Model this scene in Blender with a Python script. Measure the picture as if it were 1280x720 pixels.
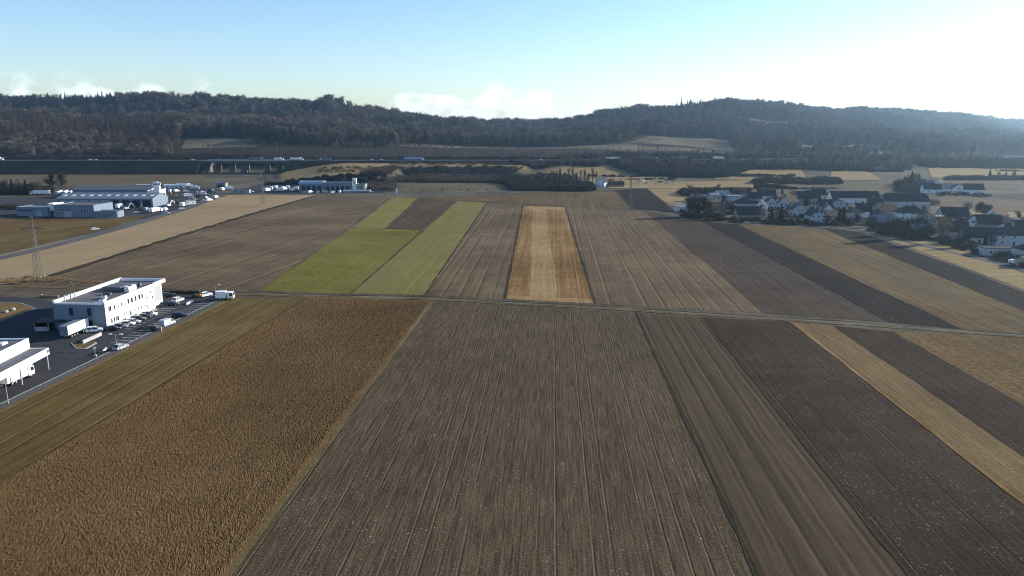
import bpy, math, random
import numpy as np
from mathutils import Vector, Matrix, noise as mnoise
R = math.radians
rnd = random.Random(7)
for o in list(bpy.data.objects): bpy.data.objects.remove(o)
S = bpy.context.scene
C = S.collection

# ------------------------------------------------------------------ camera, sky, sun, exposure
F, TH, H = 949.0, math.atan(203 / 949.0), 60.0       # focal in photo pixels, pitch below horizontal, flying height
cam_d = bpy.data.cameras.new('camera'); cam = bpy.data.objects.new('camera', cam_d); C.objects.link(cam)
cam_d.sensor_width = 36; cam_d.lens = 36 * F / 1280
cam_d.clip_end = 20000; cam_d.clip_start = 0.5
cam.location = (0, 0, H); cam.rotation_euler = (math.pi / 2 - TH, 0, 0)
S.camera = cam
S.view_settings.view_transform = 'Standard'; S.view_settings.look = 'None'
S.view_settings.gamma = 1; S.view_settings.use_curve_mapping = False
S.view_settings.exposure = 0.95
SUN_AZ, SUN_EL = 65, 17                               # degrees right of the view axis, degrees up
SKY = 0.1
W = bpy.data.worlds.new('World'); S.world = W; W.use_nodes = True
def build_world():
    n, l = W.node_tree.nodes, W.node_tree.links
    n.clear()
    out = n.new('ShaderNodeOutputWorld'); bg = n.new('ShaderNodeBackground'); bg.inputs[1].default_value = SKY
    sky = n.new('ShaderNodeTexSky'); sky.sky_type = 'NISHITA'; sky.sun_disc = False
    sky.sun_elevation = R(SUN_EL); sky.sun_rotation = R(SUN_AZ)
    sky.altitude = 350; sky.air_density = 1.0; sky.dust_density = 0.35; sky.ozone_density = 2.2
    tc = n.new('ShaderNodeTexCoord')
    sep = n.new('ShaderNodeSeparateXYZ'); l.new(tc.outputs['Generated'], sep.inputs[0])
    mp = n.new('ShaderNodeMapping'); mp.inputs['Scale'].default_value = (1, 1, 1.7); l.new(tc.outputs['Generated'], mp.inputs[0])
    nz = n.new('ShaderNodeTexNoise'); nz.inputs['Scale'].default_value = 24; nz.inputs['Detail'].default_value = 9; nz.inputs['Roughness'].default_value = .58
    l.new(mp.outputs[0], nz.inputs[0])
    big = n.new('ShaderNodeTexNoise'); big.inputs['Scale'].default_value = 4.6; big.inputs['Detail'].default_value = 2
    l.new(tc.outputs['Generated'], big.inputs[0])
    def m(op, a, b=None, c=None):
        x = n.new('ShaderNodeMath'); x.operation = op
        for i, q in enumerate((a, b, c)):
            if q is None: continue
            if isinstance(q, (int, float)): x.inputs[i].default_value = q
            else: l.new(q, x.inputs[i])
        return x.outputs[0]
    def ms(val, a, b, c=0, d=1):
        x = n.new('ShaderNodeMapRange'); x.interpolation_type = 'SMOOTHSTEP'
        l.new(val, x.inputs[0])
        for i, q in enumerate((a, b, c, d)): x.inputs[i + 1].default_value = q
        return x.outputs[0]
    up = ms(sep.outputs[2], .018, .058, 1, 0)          # cumulus low over the horizon
    dens = m('ADD', nz.outputs[0], m('MULTIPLY', m('SUBTRACT', big.outputs[0], .5), .7))
    dens = m('ADD', dens, m('MULTIPLY', up, .19))
    cl = m('MULTIPLY', ms(dens, .56, .74), ms(sep.outputs[2], .036, .064, 1, 0))
    cl = m('MULTIPLY', cl, .62)
    mix = n.new('ShaderNodeMix'); mix.data_type = 'RGBA'
    l.new(cl, mix.inputs[0])
    hs = n.new('ShaderNodeHueSaturation'); hs.inputs['Saturation'].default_value = 1.05; hs.inputs['Value'].default_value = 1.0
    tint = n.new('ShaderNodeMix'); tint.data_type = 'RGBA'; tint.blend_type = 'MULTIPLY'; tint.inputs[0].default_value = 1; tint.inputs[7].default_value = (1.0, 1.03, 1.13, 1)
    l.new(sky.outputs[0], tint.inputs[6]); l.new(tint.outputs[2], hs.inputs['Color'])
    l.new(hs.outputs[0], mix.inputs[6]); mix.inputs[7].default_value = (8.0, 8.5, 9.2, 1)
    l.new(mix.outputs[2], bg.inputs[0]); l.new(bg.outputs[0], out.inputs[0])
build_world()
sd = bpy.data.lights.new('sun', 'SUN'); sd.energy = 5.0; sd.angle = R(.5); sd.color = (1, .93, .82)
sun = bpy.data.objects.new('sun', sd); C.objects.link(sun)
SV = Vector((math.cos(R(SUN_EL)) * math.sin(R(SUN_AZ)), math.cos(R(SUN_EL)) * math.cos(R(SUN_AZ)), math.sin(R(SUN_EL))))
sun.rotation_euler = SV.to_track_quat('Z', 'Y').to_euler(); sun.location = (300, 100, 150)
cy = S.cycles
cy.max_bounces = 4; cy.diffuse_bounces = 2; cy.glossy_bounces = 2; cy.transmission_bounces = 2; cy.volume_bounces = 0
cy.use_denoising = True; cy.filter_width = 1.05; cy.caustics_reflective = False; cy.caustics_refractive = False
HAZE = 0.000085

# ------------------------------------------------------------------ survey helpers
def P(u, v, z=0.0):
    """world point at height z seen at photo pixel (u, v)"""
    a = (u - 640) / F; b = (360 - v) / F
    dy = math.cos(TH) + b * math.sin(TH); dz = -math.sin(TH) + b * math.cos(TH)
    t = (z - H) / dz
    return (a * t, dy * t)
def sstep(a, b, x):
    t = np.clip((x - a) / (b - a), 0, 1); return t * t * (3 - 2 * t)

# ------------------------------------------------------------------ numpy value noise
_rs = np.random.RandomState(3); _lat = _rs.rand(256, 256)
def vnoise(x, y):
    xi = np.floor(x).astype(int); yi = np.floor(y).astype(int)
    fx = x - xi; fy = y - yi; fx = fx * fx * (3 - 2 * fx); fy = fy * fy * (3 - 2 * fy)
    a = _lat[xi & 255, yi & 255]; b = _lat[(xi + 1) & 255, yi & 255]; c = _lat[xi & 255, (yi + 1) & 255]; d = _lat[(xi + 1) & 255, (yi + 1) & 255]
    return (a * (1 - fx) + b * fx) * (1 - fy) + (c * (1 - fx) + d * fx) * fy
def fbm(x, y, o=4):
    s = 0; a = .5
    for i in range(o): s = s + a * (vnoise(x * 2 ** i + 17 * i, y * 2 ** i + 5 * i) - .5); a *= .5
    return s

# ------------------------------------------------------------------ terrain: flat plain, then hills; rows = forward distance, columns = bearing
UC = np.array([-700, -200, 0, 100, 200, 330, 420, 480, 560, 640, 720, 780, 850, 900, 960, 1050, 1160, 1280, 1500, 2000], float)
ROWS = {  # Y : height of the ground along the bearings UC
    1070: [10, 10, 12, 12, 12, 12, 12, 13, 13, 13, 12, 11, 10, 9, 8, 6, 4, 2, 0, 0],
    1200: [28, 26, 25, 24, 23, 25, 24, 23, 22, 22, 21, 19, 17, 16, 14, 11, 8, 5, 2, 0],
    1350: [52, 50, 50, 46, 40, 38, 34, 30, 28, 27, 25, 23, 20, 18, 16, 13, 9, 5, 2, 0],
    1500: [74, 72, 73, 66, 58, 46, 42, 36, 33, 32, 32, 32, 29, 25, 20, 16, 10, 5, 2, 0],
    1700: [66, 64, 64, 62, 58, 52, 50, 46, 42, 46, 46, 46, 44, 38, 30, 22, 14, 7, 3, 0],
    1900: [108, 106, 107, 109, 109, 94, 92, 78, 66, 62, 62, 62, 60, 52, 40, 28, 18, 9, 4, 0],
    2200: [100, 98, 98, 98, 98, 86, 84, 78, 68, 66, 72, 84, 92, 96, 84, 48, 28, 14, 6, 0],
    2600: [90, 88, 88, 88, 88, 80, 78, 74, 66, 64, 68, 80, 98, 113, 112, 84, 48, 24, 10, 4],
    3200: [80, 80, 80, 80, 80, 72, 70, 66, 60, 58, 60, 66, 76, 90, 104, 103, 90, 44, 24, 10],
    4000: [70, 70, 70, 70, 70, 60, 60, 60, 56, 56, 56, 60, 66, 76, 86, 96, 96, 74, 40, 20],
    5200: [60, 60, 60, 60, 60, 50, 50, 50, 50, 50, 50, 50, 50, 60, 66, 80, 86, 70, 60, 40],
    6200: [40] * 20}
RY = np.array(sorted(ROWS)); RZ = np.array([ROWS[k] for k in sorted(ROWS)], float)
A985 = np.interp
def Zu(u, Y):
    u = np.clip(np.asarray(u, float), -700, 2000); Y = np.asarray(Y, float)
    u, Y = np.broadcast_arrays(u, Y)
    ui = np.clip(np.searchsorted(UC, u, 'right') - 1, 0, len(UC) - 2)
    fu = (u - UC[ui]) / (UC[ui + 1] - UC[ui]); fu = fu * fu * (3 - 2 * fu) * .6 + fu * .4
    Yc = np.clip(Y, RY[0], RY[-1])
    yi = np.clip(np.searchsorted(RY, Yc, 'right') - 1, 0, len(RY) - 2)
    fy = (Yc - RY[yi]) / (RY[yi + 1] - RY[yi]); fy = fy * fy * (3 - 2 * fy) * .5 + fy * .5
    zz = (RZ[yi, ui] * (1 - fu) + RZ[yi, ui + 1] * fu) * (1 - fy) + (RZ[yi + 1, ui] * (1 - fu) + RZ[yi + 1, ui + 1] * fu) * fy
    X = (u - 640) / F * Y
    zz = zz + fbm(X / 200, Y / 200, 3) * 34 * sstep(1150, 1500, Y)
    base = zz * sstep(1010, 1070, Y)                                      # flat until the motorway foot
    # plateau and berm in front of the motorway (middle)
    yc = np.where(u < 484, 800, np.where(u < 500, 800 + (u - 484) / 16 * 140, 940))
    pl = sstep(-17, 0, Y - yc) * np.where(u < 484, 9.5 + 3.5 * sstep(800, 985, Y), 10.5 + 2.5 * sstep(940, 985, Y))
    pl = pl * sstep(322, 440, u) * (1 - sstep(640, 700, u))
    # gentle rise (right of the thicket)
    a = np.interp(u, [640, 700, 780, 900, 1050, 1280], [13, 12, 10.5, 8, 4.5, 1])
    gr = a * sstep(800, 1010, Y) * sstep(640, 700, u)
    near = np.maximum(pl, gr)
    keep = np.where(u > 350, 1 - sstep(1000, 1070, Y), 0)
    return np.where(Y < 1070, near * np.where(u > 350, 1, 1 - sstep(985, 1000, Y)) * keep + base, zz)
SKU = np.array([-700, -200, 0, 60, 120, 180, 230, 280, 340, 400, 440, 500, 560, 640, 700, 740, 800, 850, 880, 940, 1000, 1040, 1060, 1110, 1160, 1220, 1280, 1400, 1650], float)
SKV = np.array([122, 122, 121, 124, 122.5, 120, 121.5, 126, 129, 128, 131, 143, 152, 154, 153, 147, 139, 134, 128.5, 131, 136, 139, 137, 139, 143, 149, 154, 158, 158], float)
CORR = np.zeros(len(SKU)); _Z0 = Zu
def Zu(u, Y):
    u = np.asarray(u, float); Y = np.asarray(Y, float)
    yr = np.interp(u, [700, 780, 900, 1000, 1200], [1900, 2200, 2500, 2900, 3300])
    return _Z0(u, Y) + np.interp(u, SKU, CORR) * sstep(1250, yr, Y)
for _k in range(4):                                     # raise or lower the ridges until the crowns stand where they do in reality
    for _i, _u in enumerate(SKU):
        yy = np.arange(1300, 5000, 20.0); e = (H - Zu(np.full(len(yy), _u), yy) - 17) / yy; j = int(np.argmin(e))
        if _u < 1500 and _u > -500: CORR[_i] += (e[j] - (SKV[_i] - 157) / F) * yy[j] * .9
def Zxy(X, Y):
    X = np.asarray(X, float); Y = np.asarray(Y, float)
    return Zu(640 + F * X / np.maximum(Y, 500), Y)
def zat(x, y): return float(Zxy(x, y))

# ------------------------------------------------------------------ materials
MATS = {}
class NT:
    def __init__(s, name):
        s.m = bpy.data.materials.new(name); s.m.use_nodes = True
        s.n = s.m.node_tree.nodes; s.l = s.m.node_tree.links
        s.b = s.n['Principled BSDF']; s.b.inputs['Specular IOR Level'].default_value = .3
        MATS[name] = s.m
    def new(s, t, **k):
        x = s.n.new('ShaderNode' + t)
        for a, v in k.items(): setattr(x, a, v)
        return x
    def put(s, sock, v):
        if isinstance(v, (int, float)): sock.default_value = v
        elif isinstance(v, tuple): sock.default_value = v if len(v) != 3 or sock.type == 'VECTOR' else v + (1,)
        else: s.l.new(v, sock)
    def math(s, op, a, b=0.0, clamp=False):
        x = s.new('Math', operation=op); x.use_clamp = clamp; s.put(x.inputs[0], a); s.put(x.inputs[1], b); return x.outputs[0]
    def mix(s, f, a, b, mode='MIX'):
        x = s.new('Mix', data_type='RGBA', blend_type=mode); s.put(x.inputs[0], f); s.put(x.inputs[6], a); s.put(x.inputs[7], b); return x.outputs[2]
    def ss(s, v, a, b, c=0.0, d=1.0):
        x = s.new('MapRange', interpolation_type='SMOOTHSTEP'); s.put(x.inputs[0], v)
        for i, q in enumerate((a, b, c, d)): x.inputs[i + 1].default_value = q
        return x.outputs[0]
    def noise(s, vec, sc, det=4, ro=.55, scale=None):
        if scale is not None:
            mp = s.new('Mapping'); mp.inputs['Scale'].default_value = scale; s.l.new(vec, mp.inputs[0]); vec = mp.outputs[0]
        x = s.new('TexNoise'); x.inputs['Scale'].default_value = sc; x.inputs['Detail'].default_value = det; x.inputs['Roughness'].default_value = ro
        s.l.new(vec, x.inputs[0]); return x.outputs[0]
    def pos(s): return s.new('NewGeometry').outputs['Position']
    def obj(s): return s.new('TexCoord').outputs['Object']

def ro_ok(r): return r < .55
def simple(name, col, rough=.7, var=.12, sc=.6, metal=0, spec=.3):
    t = NT(name); p = t.obj()
    a = t.noise(p, sc, 5, .6); b = t.noise(p, sc * 9, 3)
    f = t.math('ADD', t.math('MULTIPLY', a, .65), t.math('MULTIPLY', b, .35))
    lo = tuple(c * (1 - var * 1.6) for c in col); hi = tuple(min(1, c * (1 + var)) for c in col)
    t.put(t.b.inputs['Base Color'], t.mix(t.ss(f, .3, .7), lo, hi))
    t.b.inputs['Roughness'].default_value = rough; t.b.inputs['Metallic'].default_value = metal
    t.b.inputs['Specular IOR Level'].default_value = spec if ro_ok(rough) else .08
    return t.m
for nm, col, ro, kw in [
    ('white_render', (.72, .72, .70), .8, dict(var=.05)), ('cream_render', (.40, .36, .28), .85, dict(var=.08)), ('blue_grey_shade', (.16, .205, .26), .6, dict(var=.06)),  # last entry: blue shade of sunless walls is put into the base colour
    ('grey_render', (.26, .26, .26), .85, {}), ('pale_render', (.42, .44, .46), .8, dict(var=.06)), ('tan_render', (.33, .27, .19), .85, {}),
    ('slate_tile', (.030, .031, .036), .7, dict(sc=1.2, var=.25)), ('brown_tile', (.055, .036, .028), .75, dict(sc=1.2, var=.25)), ('red_tile', (.17, .08, .055), .75, dict(sc=1.2, var=.25)),
    ('grey_sheet', (.11, .12, .135), .8, {}), ('bitumen_gravel', (.13, .13, .127), .9, dict(sc=.35, var=.18)), ('white_metal', (.78, .78, .78), .4, dict(var=.05)),
    ('pale_sheet', (.15, .18, .22), .8, dict(var=.1)),
    ('dark_glass', (.022, .028, .036), .12, dict(spec=.5)), ('window_frame', (.7, .7, .7), .5, {}), ('dark_door', (.06, .06, .065), .6, {}), ('grey_door', (.30, .32, .34), .5, dict(var=.05)),
    ('concrete', (.36, .35, .33), .9, dict(sc=.3, var=.15)), ('kerb_stone', (.42, .41, .38), .9, dict(var=.15)), ('galvanised', (.34, .35, .36), .5, dict(metal=.3)),
    ('pylon_steel', (.15, .14, .125), .6, dict(metal=.2)), ('rubber', (.018, .018, .018), .8, {}), ('alloy', (.4, .4, .42), .4, dict(metal=.6)), ('lamp_lens', (.75, .75, .72), .2, {}),
    ('paint_white', (.80, .80, .80), .3, dict(var=.03, spec=.5)), ('paint_silver', (.42, .44, .46), .3, dict(var=.03, spec=.5)), ('paint_black', (.02, .02, .023), .25, dict(spec=.6)),
    ('paint_grey', (.14, .15, .165), .3, dict(spec=.5)), ('paint_blue', (.05, .09, .19), .3, dict(spec=.5)), ('paint_red', (.30, .04, .03), .3, dict(spec=.5)),
    ('paint_orange', (.62, .26, .03), .4, dict(spec=.4)), ('paint_yellow', (.62, .42, .05), .4, dict(spec=.4)), ('tarp_blue', (.28, .42, .58), .6, {}),
    ('orange_panel', (.48, .24, .06), .6, {}), ('timber', (.30, .21, .12), .9, dict(var=.25, sc=2)), ('hull_dark', (.035, .04, .05), .6, {}),
    ('trunk_bark', (.085, .07, .055), .95, dict(var=.25, sc=2)), ('sign_blue', (.04, .12, .34), .4, {})]:
    simple(nm, col, ro, **kw)

def field(name, dark, base, light, ang=3.0, streak=.5, fine=.35, clod=.35, patch=.35, row=3.4, rowamt=.25, speck=None, bump=.5, csc=1.1, lump=0, contrast=.085, stain=None, lw=.10):
    t = NT(name); mp = t.new('Mapping'); mp.inputs['Rotation'].default_value = (0, 0, R(ang)); t.l.new(t.pos(), mp.inputs[0]); v = mp.outputs[0]
    n1 = t.noise(v, .017, 5, .6); n2 = t.noise(v, 1, 4, .6, (.55, .011, 1)); n3 = t.noise(v, 1, 3, .6, (3.0, .10, 1)); n4 = t.noise(v, csc, 6, .68)
    n5 = t.noise(v, .11, 4, .6)
    c = lambda n, w: t.math('MULTIPLY', t.math('SUBTRACT', n, .5), w)
    sm = t.math('ADD', t.math('ADD', c(n1, patch * 1.3), c(n2, streak)), t.math('ADD', c(n3, fine), c(n4, clod)))
    sm = t.math('ADD', sm, c(n5, patch * .6))
    # wheel and drill lines: thin pale ridge with a dark furrow beside it, only in some passes
    sx = t.new('SeparateXYZ'); t.l.new(v, sx.inputs[0])
    wob = t.noise(v, 1, 2, .5, (.02, .03, 1))
    xs = t.math('ADD', t.math('DIVIDE', sx.outputs[0], row), t.math('MULTIPLY', wob, .16))
    fr = t.math('FRACT', xs); fl = t.math('FLOOR', xs)
    wn = t.new('TexWhiteNoise', noise_dimensions='1D'); t.l.new(fl, wn.inputs['W'])
    brk = t.ss(t.noise(v, 1, 3, .6, (.5, .05, 1)), .26, .5)
    on = t.math('MULTIPLY', t.ss(wn.outputs[0], -.1, .8), brk)
    w = lw
    hi = t.math('MULTIPLY', t.math('MULTIPLY', t.ss(fr, .42 - w, .42), t.ss(fr, .42, .42 + w, 1, 0)), on)
    lo = t.math('MULTIPLY', t.math('MULTIPLY', t.ss(fr, .42 + w * .6, .42 + w * 1.6), t.ss(fr, .42 + w * 1.6, .42 + w * 2.6, 1, 0)), on)
    sm = t.math('ADD', sm, t.math('MULTIPLY', t.math('SUBTRACT', hi, lo), rowamt))
    fac = t.math('ADD', t.math('MULTIPLY', sm, .5 / contrast * .5), .5, True)
    rp = t.new('ValToRGB'); e = rp.color_ramp.elements; e[0].color = dark + (1,); e[1].color = light + (1,)
    x = e.new(.5); x.color = base + (1,); t.l.new(fac, rp.inputs[0]); col = rp.outputs[0]
    if stain:
        col = t.mix(t.ss(t.noise(v, 1, 5, .65, (.06, .011, 1)), .50, .66, 0, stain[1]), col, stain[0])
    if speck:
        vo = t.new('TexVoronoi'); vo.inputs['Scale'].default_value = speck[2]; t.l.new(v, vo.inputs[0])
        s1 = t.ss(vo.outputs['Distance'], .09, .24, 1, 0)
        pick = t.new('SeparateColor'); t.l.new(vo.outputs['Color'], pick.inputs[0])
        s1 = t.math('MULTIPLY', s1, t.ss(pick.outputs[0], .35, .85))
        s1 = t.math('MULTIPLY', s1, t.ss(n5, .40, .58))
        col = t.mix(t.math('MULTIPLY', s1, speck[1]), col, speck[0])
    t.put(t.b.inputs['Base Color'], col); t.b.inputs['Roughness'].default_value = 1; t.b.inputs['Specular IOR Level'].default_value = .03
    h = t.math('ADD', t.math('ADD', t.math('MULTIPLY', n4, .5), t.math('MULTIPLY', n3, .3)), t.math('MULTIPLY', t.math('SUBTRACT', hi, lo), rowamt))
    bp = t.new('Bump'); bp.inputs['Strength'].default_value = bump; bp.inputs['Distance'].default_value = .35; t.l.new(h, bp.inputs['Height'])
    t.l.new(bp.outputs[0], t.b.inputs['Normal'])
    return t.m
def soil(k, warm=1.0): return tuple(x * k for x in (.0915 * warm, .0668, .0408 / warm))
field('plough_main', soil(.45), soil(.86), soil(1.5), row=2.7, rowamt=.2, speck=((.34, .29, .23), .7, 1.1), clod=.95, fine=.75, streak=.2, patch=.17, lw=.07, csc=2.6)
field('plough_tilled', soil(.5), soil(.76), soil(1.12), row=4.5, rowamt=.2, streak=.8, fine=.35, clod=.2, patch=.2, bump=.35)
field('plough_clods', (0.027, 0.017, 0.012), (0.043, 0.030, 0.019), (0.073, 0.052, 0.033), row=2.6, rowamt=.12, clod=.75, streak=.25, speck=((.45, .44, .44), .75, 1.7), bump=.9, csc=1.6)
field('plough_dark', (0.026, 0.017, 0.011), (0.037, 0.025, 0.016), (0.059, 0.041, 0.025), row=2.4, rowamt=.15, clod=.6, streak=.4, bump=.8, speck=((.3, .29, .3), .35, 1.2))
field('plough_violet', (0.038, 0.028, 0.019), (0.057, 0.042, 0.030), (0.087, 0.066, 0.046), row=3, rowamt=.15, clod=.4, streak=.45, speck=((.38, .36, .36), .5, .7))
field('plough_black', (0.010, 0.009, 0.007), (0.018, 0.014, 0.011), (0.033, 0.026, 0.021), row=2.2, rowamt=.15, clod=.7, streak=.45, bump=1., speck=((.26, .26, .28), .5, .7))
field('plough_brown', soil(.85, 1.03), soil(1.25, 1.03), soil(1.75, 1.03), row=6, rowamt=.22, streak=.55, clod=.25, patch=.55)
field('plough_left', soil(.85, 1.02), soil(1.28, 1.02), soil(1.85, 1.02), ang=11, row=9, rowamt=.3, streak=.5, clod=.25, patch=.6)
field('stubble_olive', (0.071, 0.047, 0.016), (0.103, 0.070, 0.025), (0.154, 0.108, 0.046), ang=5, row=4, rowamt=.25, streak=.4, fine=.35, clod=.35, patch=.5, bump=.5)
field('stubble_tan', (0.098, 0.064, 0.027), (0.141, 0.094, 0.043), (0.196, 0.137, 0.065), row=3, rowamt=.15, streak=.5, fine=.5, clod=.5, bump=.8)
field('stubble_rough', (0.074, 0.045, 0.017), (0.117, 0.073, 0.029), (0.177, 0.116, 0.055), row=3, rowamt=.1, streak=.35, clod=.9, bump=1., csc=.7)
field('stubble_pale', (0.208, 0.150, 0.080), (0.266, 0.193, 0.107), (0.328, 0.246, 0.142), ang=12, row=6, rowamt=.1, streak=.35, clod=.35, patch=.3)
field('stubble_gold', (.100, .055, .018), (.190, .109, .041), (.295, .190, .086), row=4.5, rowamt=.1, streak=.45, fine=.35, clod=.4, patch=.4, bump=.7)
field('stubble_gold_pale', (0.170, 0.103, 0.038), (0.270, 0.176, 0.081), (0.360, 0.255, 0.132), row=4.5, rowamt=.05, streak=.4, fine=.35, clod=.4, patch=.4, bump=.7)
field('winter_green', (0.089, 0.080, 0.018), (0.136, 0.121, 0.027), (0.189, 0.163, 0.043), row=5, rowamt=.08, streak=.2, clod=.35, patch=.45, csc=.5, stain=((.13, .115, .045), .5))
field('winter_green_pale', (0.116, 0.103, 0.030), (0.156, 0.137, 0.043), (0.199, 0.168, 0.060), row=5, rowamt=.12, streak=.35, clod=.2, patch=.3, stain=((.14, .125, .062), .5))
field('winter_green_bright', (0.122, 0.106, 0.030), (0.168, 0.145, 0.042), (0.215, 0.182, 0.062), row=5, rowamt=.08, streak=.3, clod=.2, patch=.3)
field('field_tan_brown', (0.072, 0.049, 0.022), (0.106, 0.073, 0.034), (0.150, 0.105, 0.050), row=5, rowamt=.2, streak=.7, clod=.35, patch=.6, stain=((.085, .068, .045), .6))
field('far_tan', (0.124, 0.089, 0.043), (0.167, 0.122, 0.062), (0.211, 0.157, 0.082), ang=80, row=14, rowamt=.2, streak=.6, clod=.15, patch=.6)
field('far_gold', (0.178, 0.126, 0.054), (0.236, 0.171, 0.079), (0.282, 0.210, 0.104), ang=84, row=16, rowamt=.2, streak=.5, clod=.15, patch=.5)
field('far_grey', (0.081, 0.063, 0.038), (0.108, 0.083, 0.051), (0.135, 0.106, 0.065), ang=84, row=14, rowamt=.2, streak=.6, clod=.15, patch=.5)
field('clearing', (.070, .058, .036), (.105, .088, .056), (.15, .128, .085), ang=80, row=14, rowamt=.1, streak=.5, clod=.2, patch=.8)  # darker tan, the shade on these slopes put into the colour
field('far_dark', (0.020, 0.021, 0.015), (0.030, 0.030, 0.022), (0.045, 0.044, 0.033), ang=84, row=14, rowamt=.1, streak=.4, clod=.3)
field('meadow', (.06, .052, .036), (.095, .08, .056), (.135, .115, .082), row=9, rowamt=.05, streak=.2, clod=.5, patch=.8, stain=((.07, .066, .035), .7))
field('dirt_path', (0.100, 0.080, 0.053), (0.137, 0.111, 0.076), (0.190, 0.160, 0.116), ang=-80, row=1.1, rowamt=.2, streak=.7, clod=.5, patch=.5)
field('verge', (0.084, 0.063, 0.026), (0.132, 0.099, 0.044), (0.186, 0.145, 0.073), clod=.8, row=3, rowamt=.05)
field('verge_dark', (0.025, 0.022, 0.015), (0.043, 0.035, 0.022), (0.065, 0.052, 0.035), clod=.8, row=3, rowamt=.05)
field('asphalt', (0.036, 0.037, 0.041), (0.048, 0.048, 0.053), (0.063, 0.064, 0.070), row=8, rowamt=.05, streak=.25, fine=.1, clod=.25, patch=.7, bump=.1, stain=((.045, .045, .048), .6))
field('road_grey', (0.080, 0.076, 0.074), (0.101, 0.097, 0.094), (0.127, 0.121, 0.119), row=3, rowamt=.05, streak=.3, clod=.2, bump=.1)
field('far_road', (0.075, 0.075, 0.078), (0.095, 0.095, 0.099), (0.115, 0.115, 0.120), row=3, rowamt=.05, clod=.2, bump=.1)
field('forest_floor', (0.019, 0.015, 0.011), (0.033, 0.026, 0.019), (0.052, 0.041, 0.030), clod=.6, streak=.1, row=9, rowamt=0, patch=.5)
field('bank_grass', (.022, .019, .015), (.036, .031, .024), (.06, .052, .04), clod=.7, streak=.2, row=9, rowamt=0, patch=.6)

def treemat(name, a, b, c=None):
    t = NT(name); oi = t.new('ObjectInfo').outputs['Random']
    rp = t.new('ValToRGB'); e = rp.color_ramp.elements; e[0].color = a + (1,); e[1].color = b + (1,)
    if c: x = e.new(.75); x.color = c + (1,)
    t.l.new(oi, rp.inputs[0])
    n = t.noise(t.obj(), .5, 3)
    t.put(t.b.inputs['Base Color'], t.mix(t.ss(n, .35, .65), rp.outputs[0], t.mix(1.0, rp.outputs[0], (.62, .62, .62), 'MULTIPLY')))
    t.b.inputs['Roughness'].default_value = .95; t.b.inputs['Specular IOR Level'].default_value = .1
    return t.m
treemat('twigs', (.035, .027, .020), (.16, .122, .085))
treemat('twigs_grey', (.055, .046, .038), (.22, .185, .145))
treemat('twigs_dark', (.028, .023, .02), (.055, .045, .038))
treemat('twigs_rust', (.12, .072, .036), (.20, .128, .070), (.09, .064, .042))
treemat('twigs_gold', (.20, .14, .08), (.25, .18, .10))
treemat('needles', (.022, .032, .022), (.042, .052, .034))
treemat('leaf_dark', (.030, .036, .022), (.055, .058, .035))
treemat('dry_grass', (.20, .14, .07), (.28, .20, .11))

# ------------------------------------------------------------------ mesh builder
class MB:
    def __init__(s): s.v = []; s.f = []; s.m = []
    def add(s, vs, fs, m=0):
        b = len(s.v); s.v += [tuple(x) for x in vs]; s.f += [tuple(b + i for i in q) for q in fs]; s.m += [m] * len(fs); return s
    def box(s, c, d, rz=0, m=0, taper=1.0):
        ca, sa = math.cos(rz), math.sin(rz); vs = []
        for z in (-.5, .5):
            k = taper if z > 0 else 1
            for x, y in ((-.5, -.5), (.5, -.5), (.5, .5), (-.5, .5)):
                X, Y = x * d[0] * k, y * d[1] * k
                vs.append((c[0] + X * ca - Y * sa, c[1] + X * sa + Y * ca, c[2] + z * d[2]))
        return s.add(vs, [(3, 2, 1, 0), (4, 5, 6, 7), (0, 1, 5, 4), (1, 2, 6, 5), (2, 3, 7, 6), (3, 0, 4, 7)], m)
    def prism(s, poly, z0, z1, m=0):
        n = len(poly); vs = [(x, y, z0) for x, y in poly] + [(x, y, z1) for x, y in poly]
        return s.add(vs, [tuple(range(n - 1, -1, -1)), tuple(range(n, 2 * n))] + [(i, (i + 1) % n, n + (i + 1) % n, n + i) for i in range(n)], m)
    def side(s, prof, y0, y1, m=0, k=1.0, capm=None):
        """closed profile in x-z swept from y0 to y1"""
        n = len(prof); vs = [(x, y0, z) for x, z in prof] + [(x, y1, z) for x, z in prof]
        s.add(vs, [(i, (i + 1) % n, n + (i + 1) % n, n + i) for i in range(n)], m)
        s.add(vs, [tuple(range(n - 1, -1, -1)), tuple(range(n, 2 * n))], m if capm is None else capm); return s
    def tube(s, p0, p1, r0, r1=None, n=6, m=0):
        p0, p1 = Vector(p0), Vector(p1); r1 = r0 if r1 is None else r1
        d = (p1 - p0); q = d.to_track_quat('Z', 'Y'); vs = []
        for p, r in ((p0, r0), (p1, r1)):
            for i in range(n):
                a = 2 * math.pi * i / n; vs.append(p + q @ Vector((r * math.cos(a), r * math.sin(a), 0)))
        return s.add(vs, [(i, (i + 1) % n, n + (i + 1) % n, n + i) for i in range(n)] + [tuple(range(n - 1, -1, -1)), tuple(range(n, 2 * n))], m)
    def mesh(s, name, mats):
        me = bpy.data.meshes.new(name); me.from_pydata(s.v, [], s.f)
        for m in (mats if isinstance(mats, (list, tuple)) else [mats]): me.materials.append(MATS[m])
        me.polygons.foreach_set('material_index', s.m); me.update(); return me
    def build(s, name, mats, parent=None, loc=None, rz=0):
        return link(name, s.mesh(name, mats), parent, loc, rz)
def link(name, me, parent=None, loc=None, rz=0):
    o = bpy.data.objects.new(name, me); C.objects.link(o)
    if parent is not None: o.parent = parent
    if loc is not None: o.location = loc
    if rz: o.rotation_euler = (0, 0, rz)
    return o
def tag(o, label, cat, group=None):
    o['label'] = label; o['category'] = cat
    if group: o['group'] = group
    return o
def thing(name, label, cat, loc, rz=0, group=None):
    return tag(link(name, None, None, loc, rz), label, cat, group)
def struct(o, kind='structure'): o['kind'] = kind; return o

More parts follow.
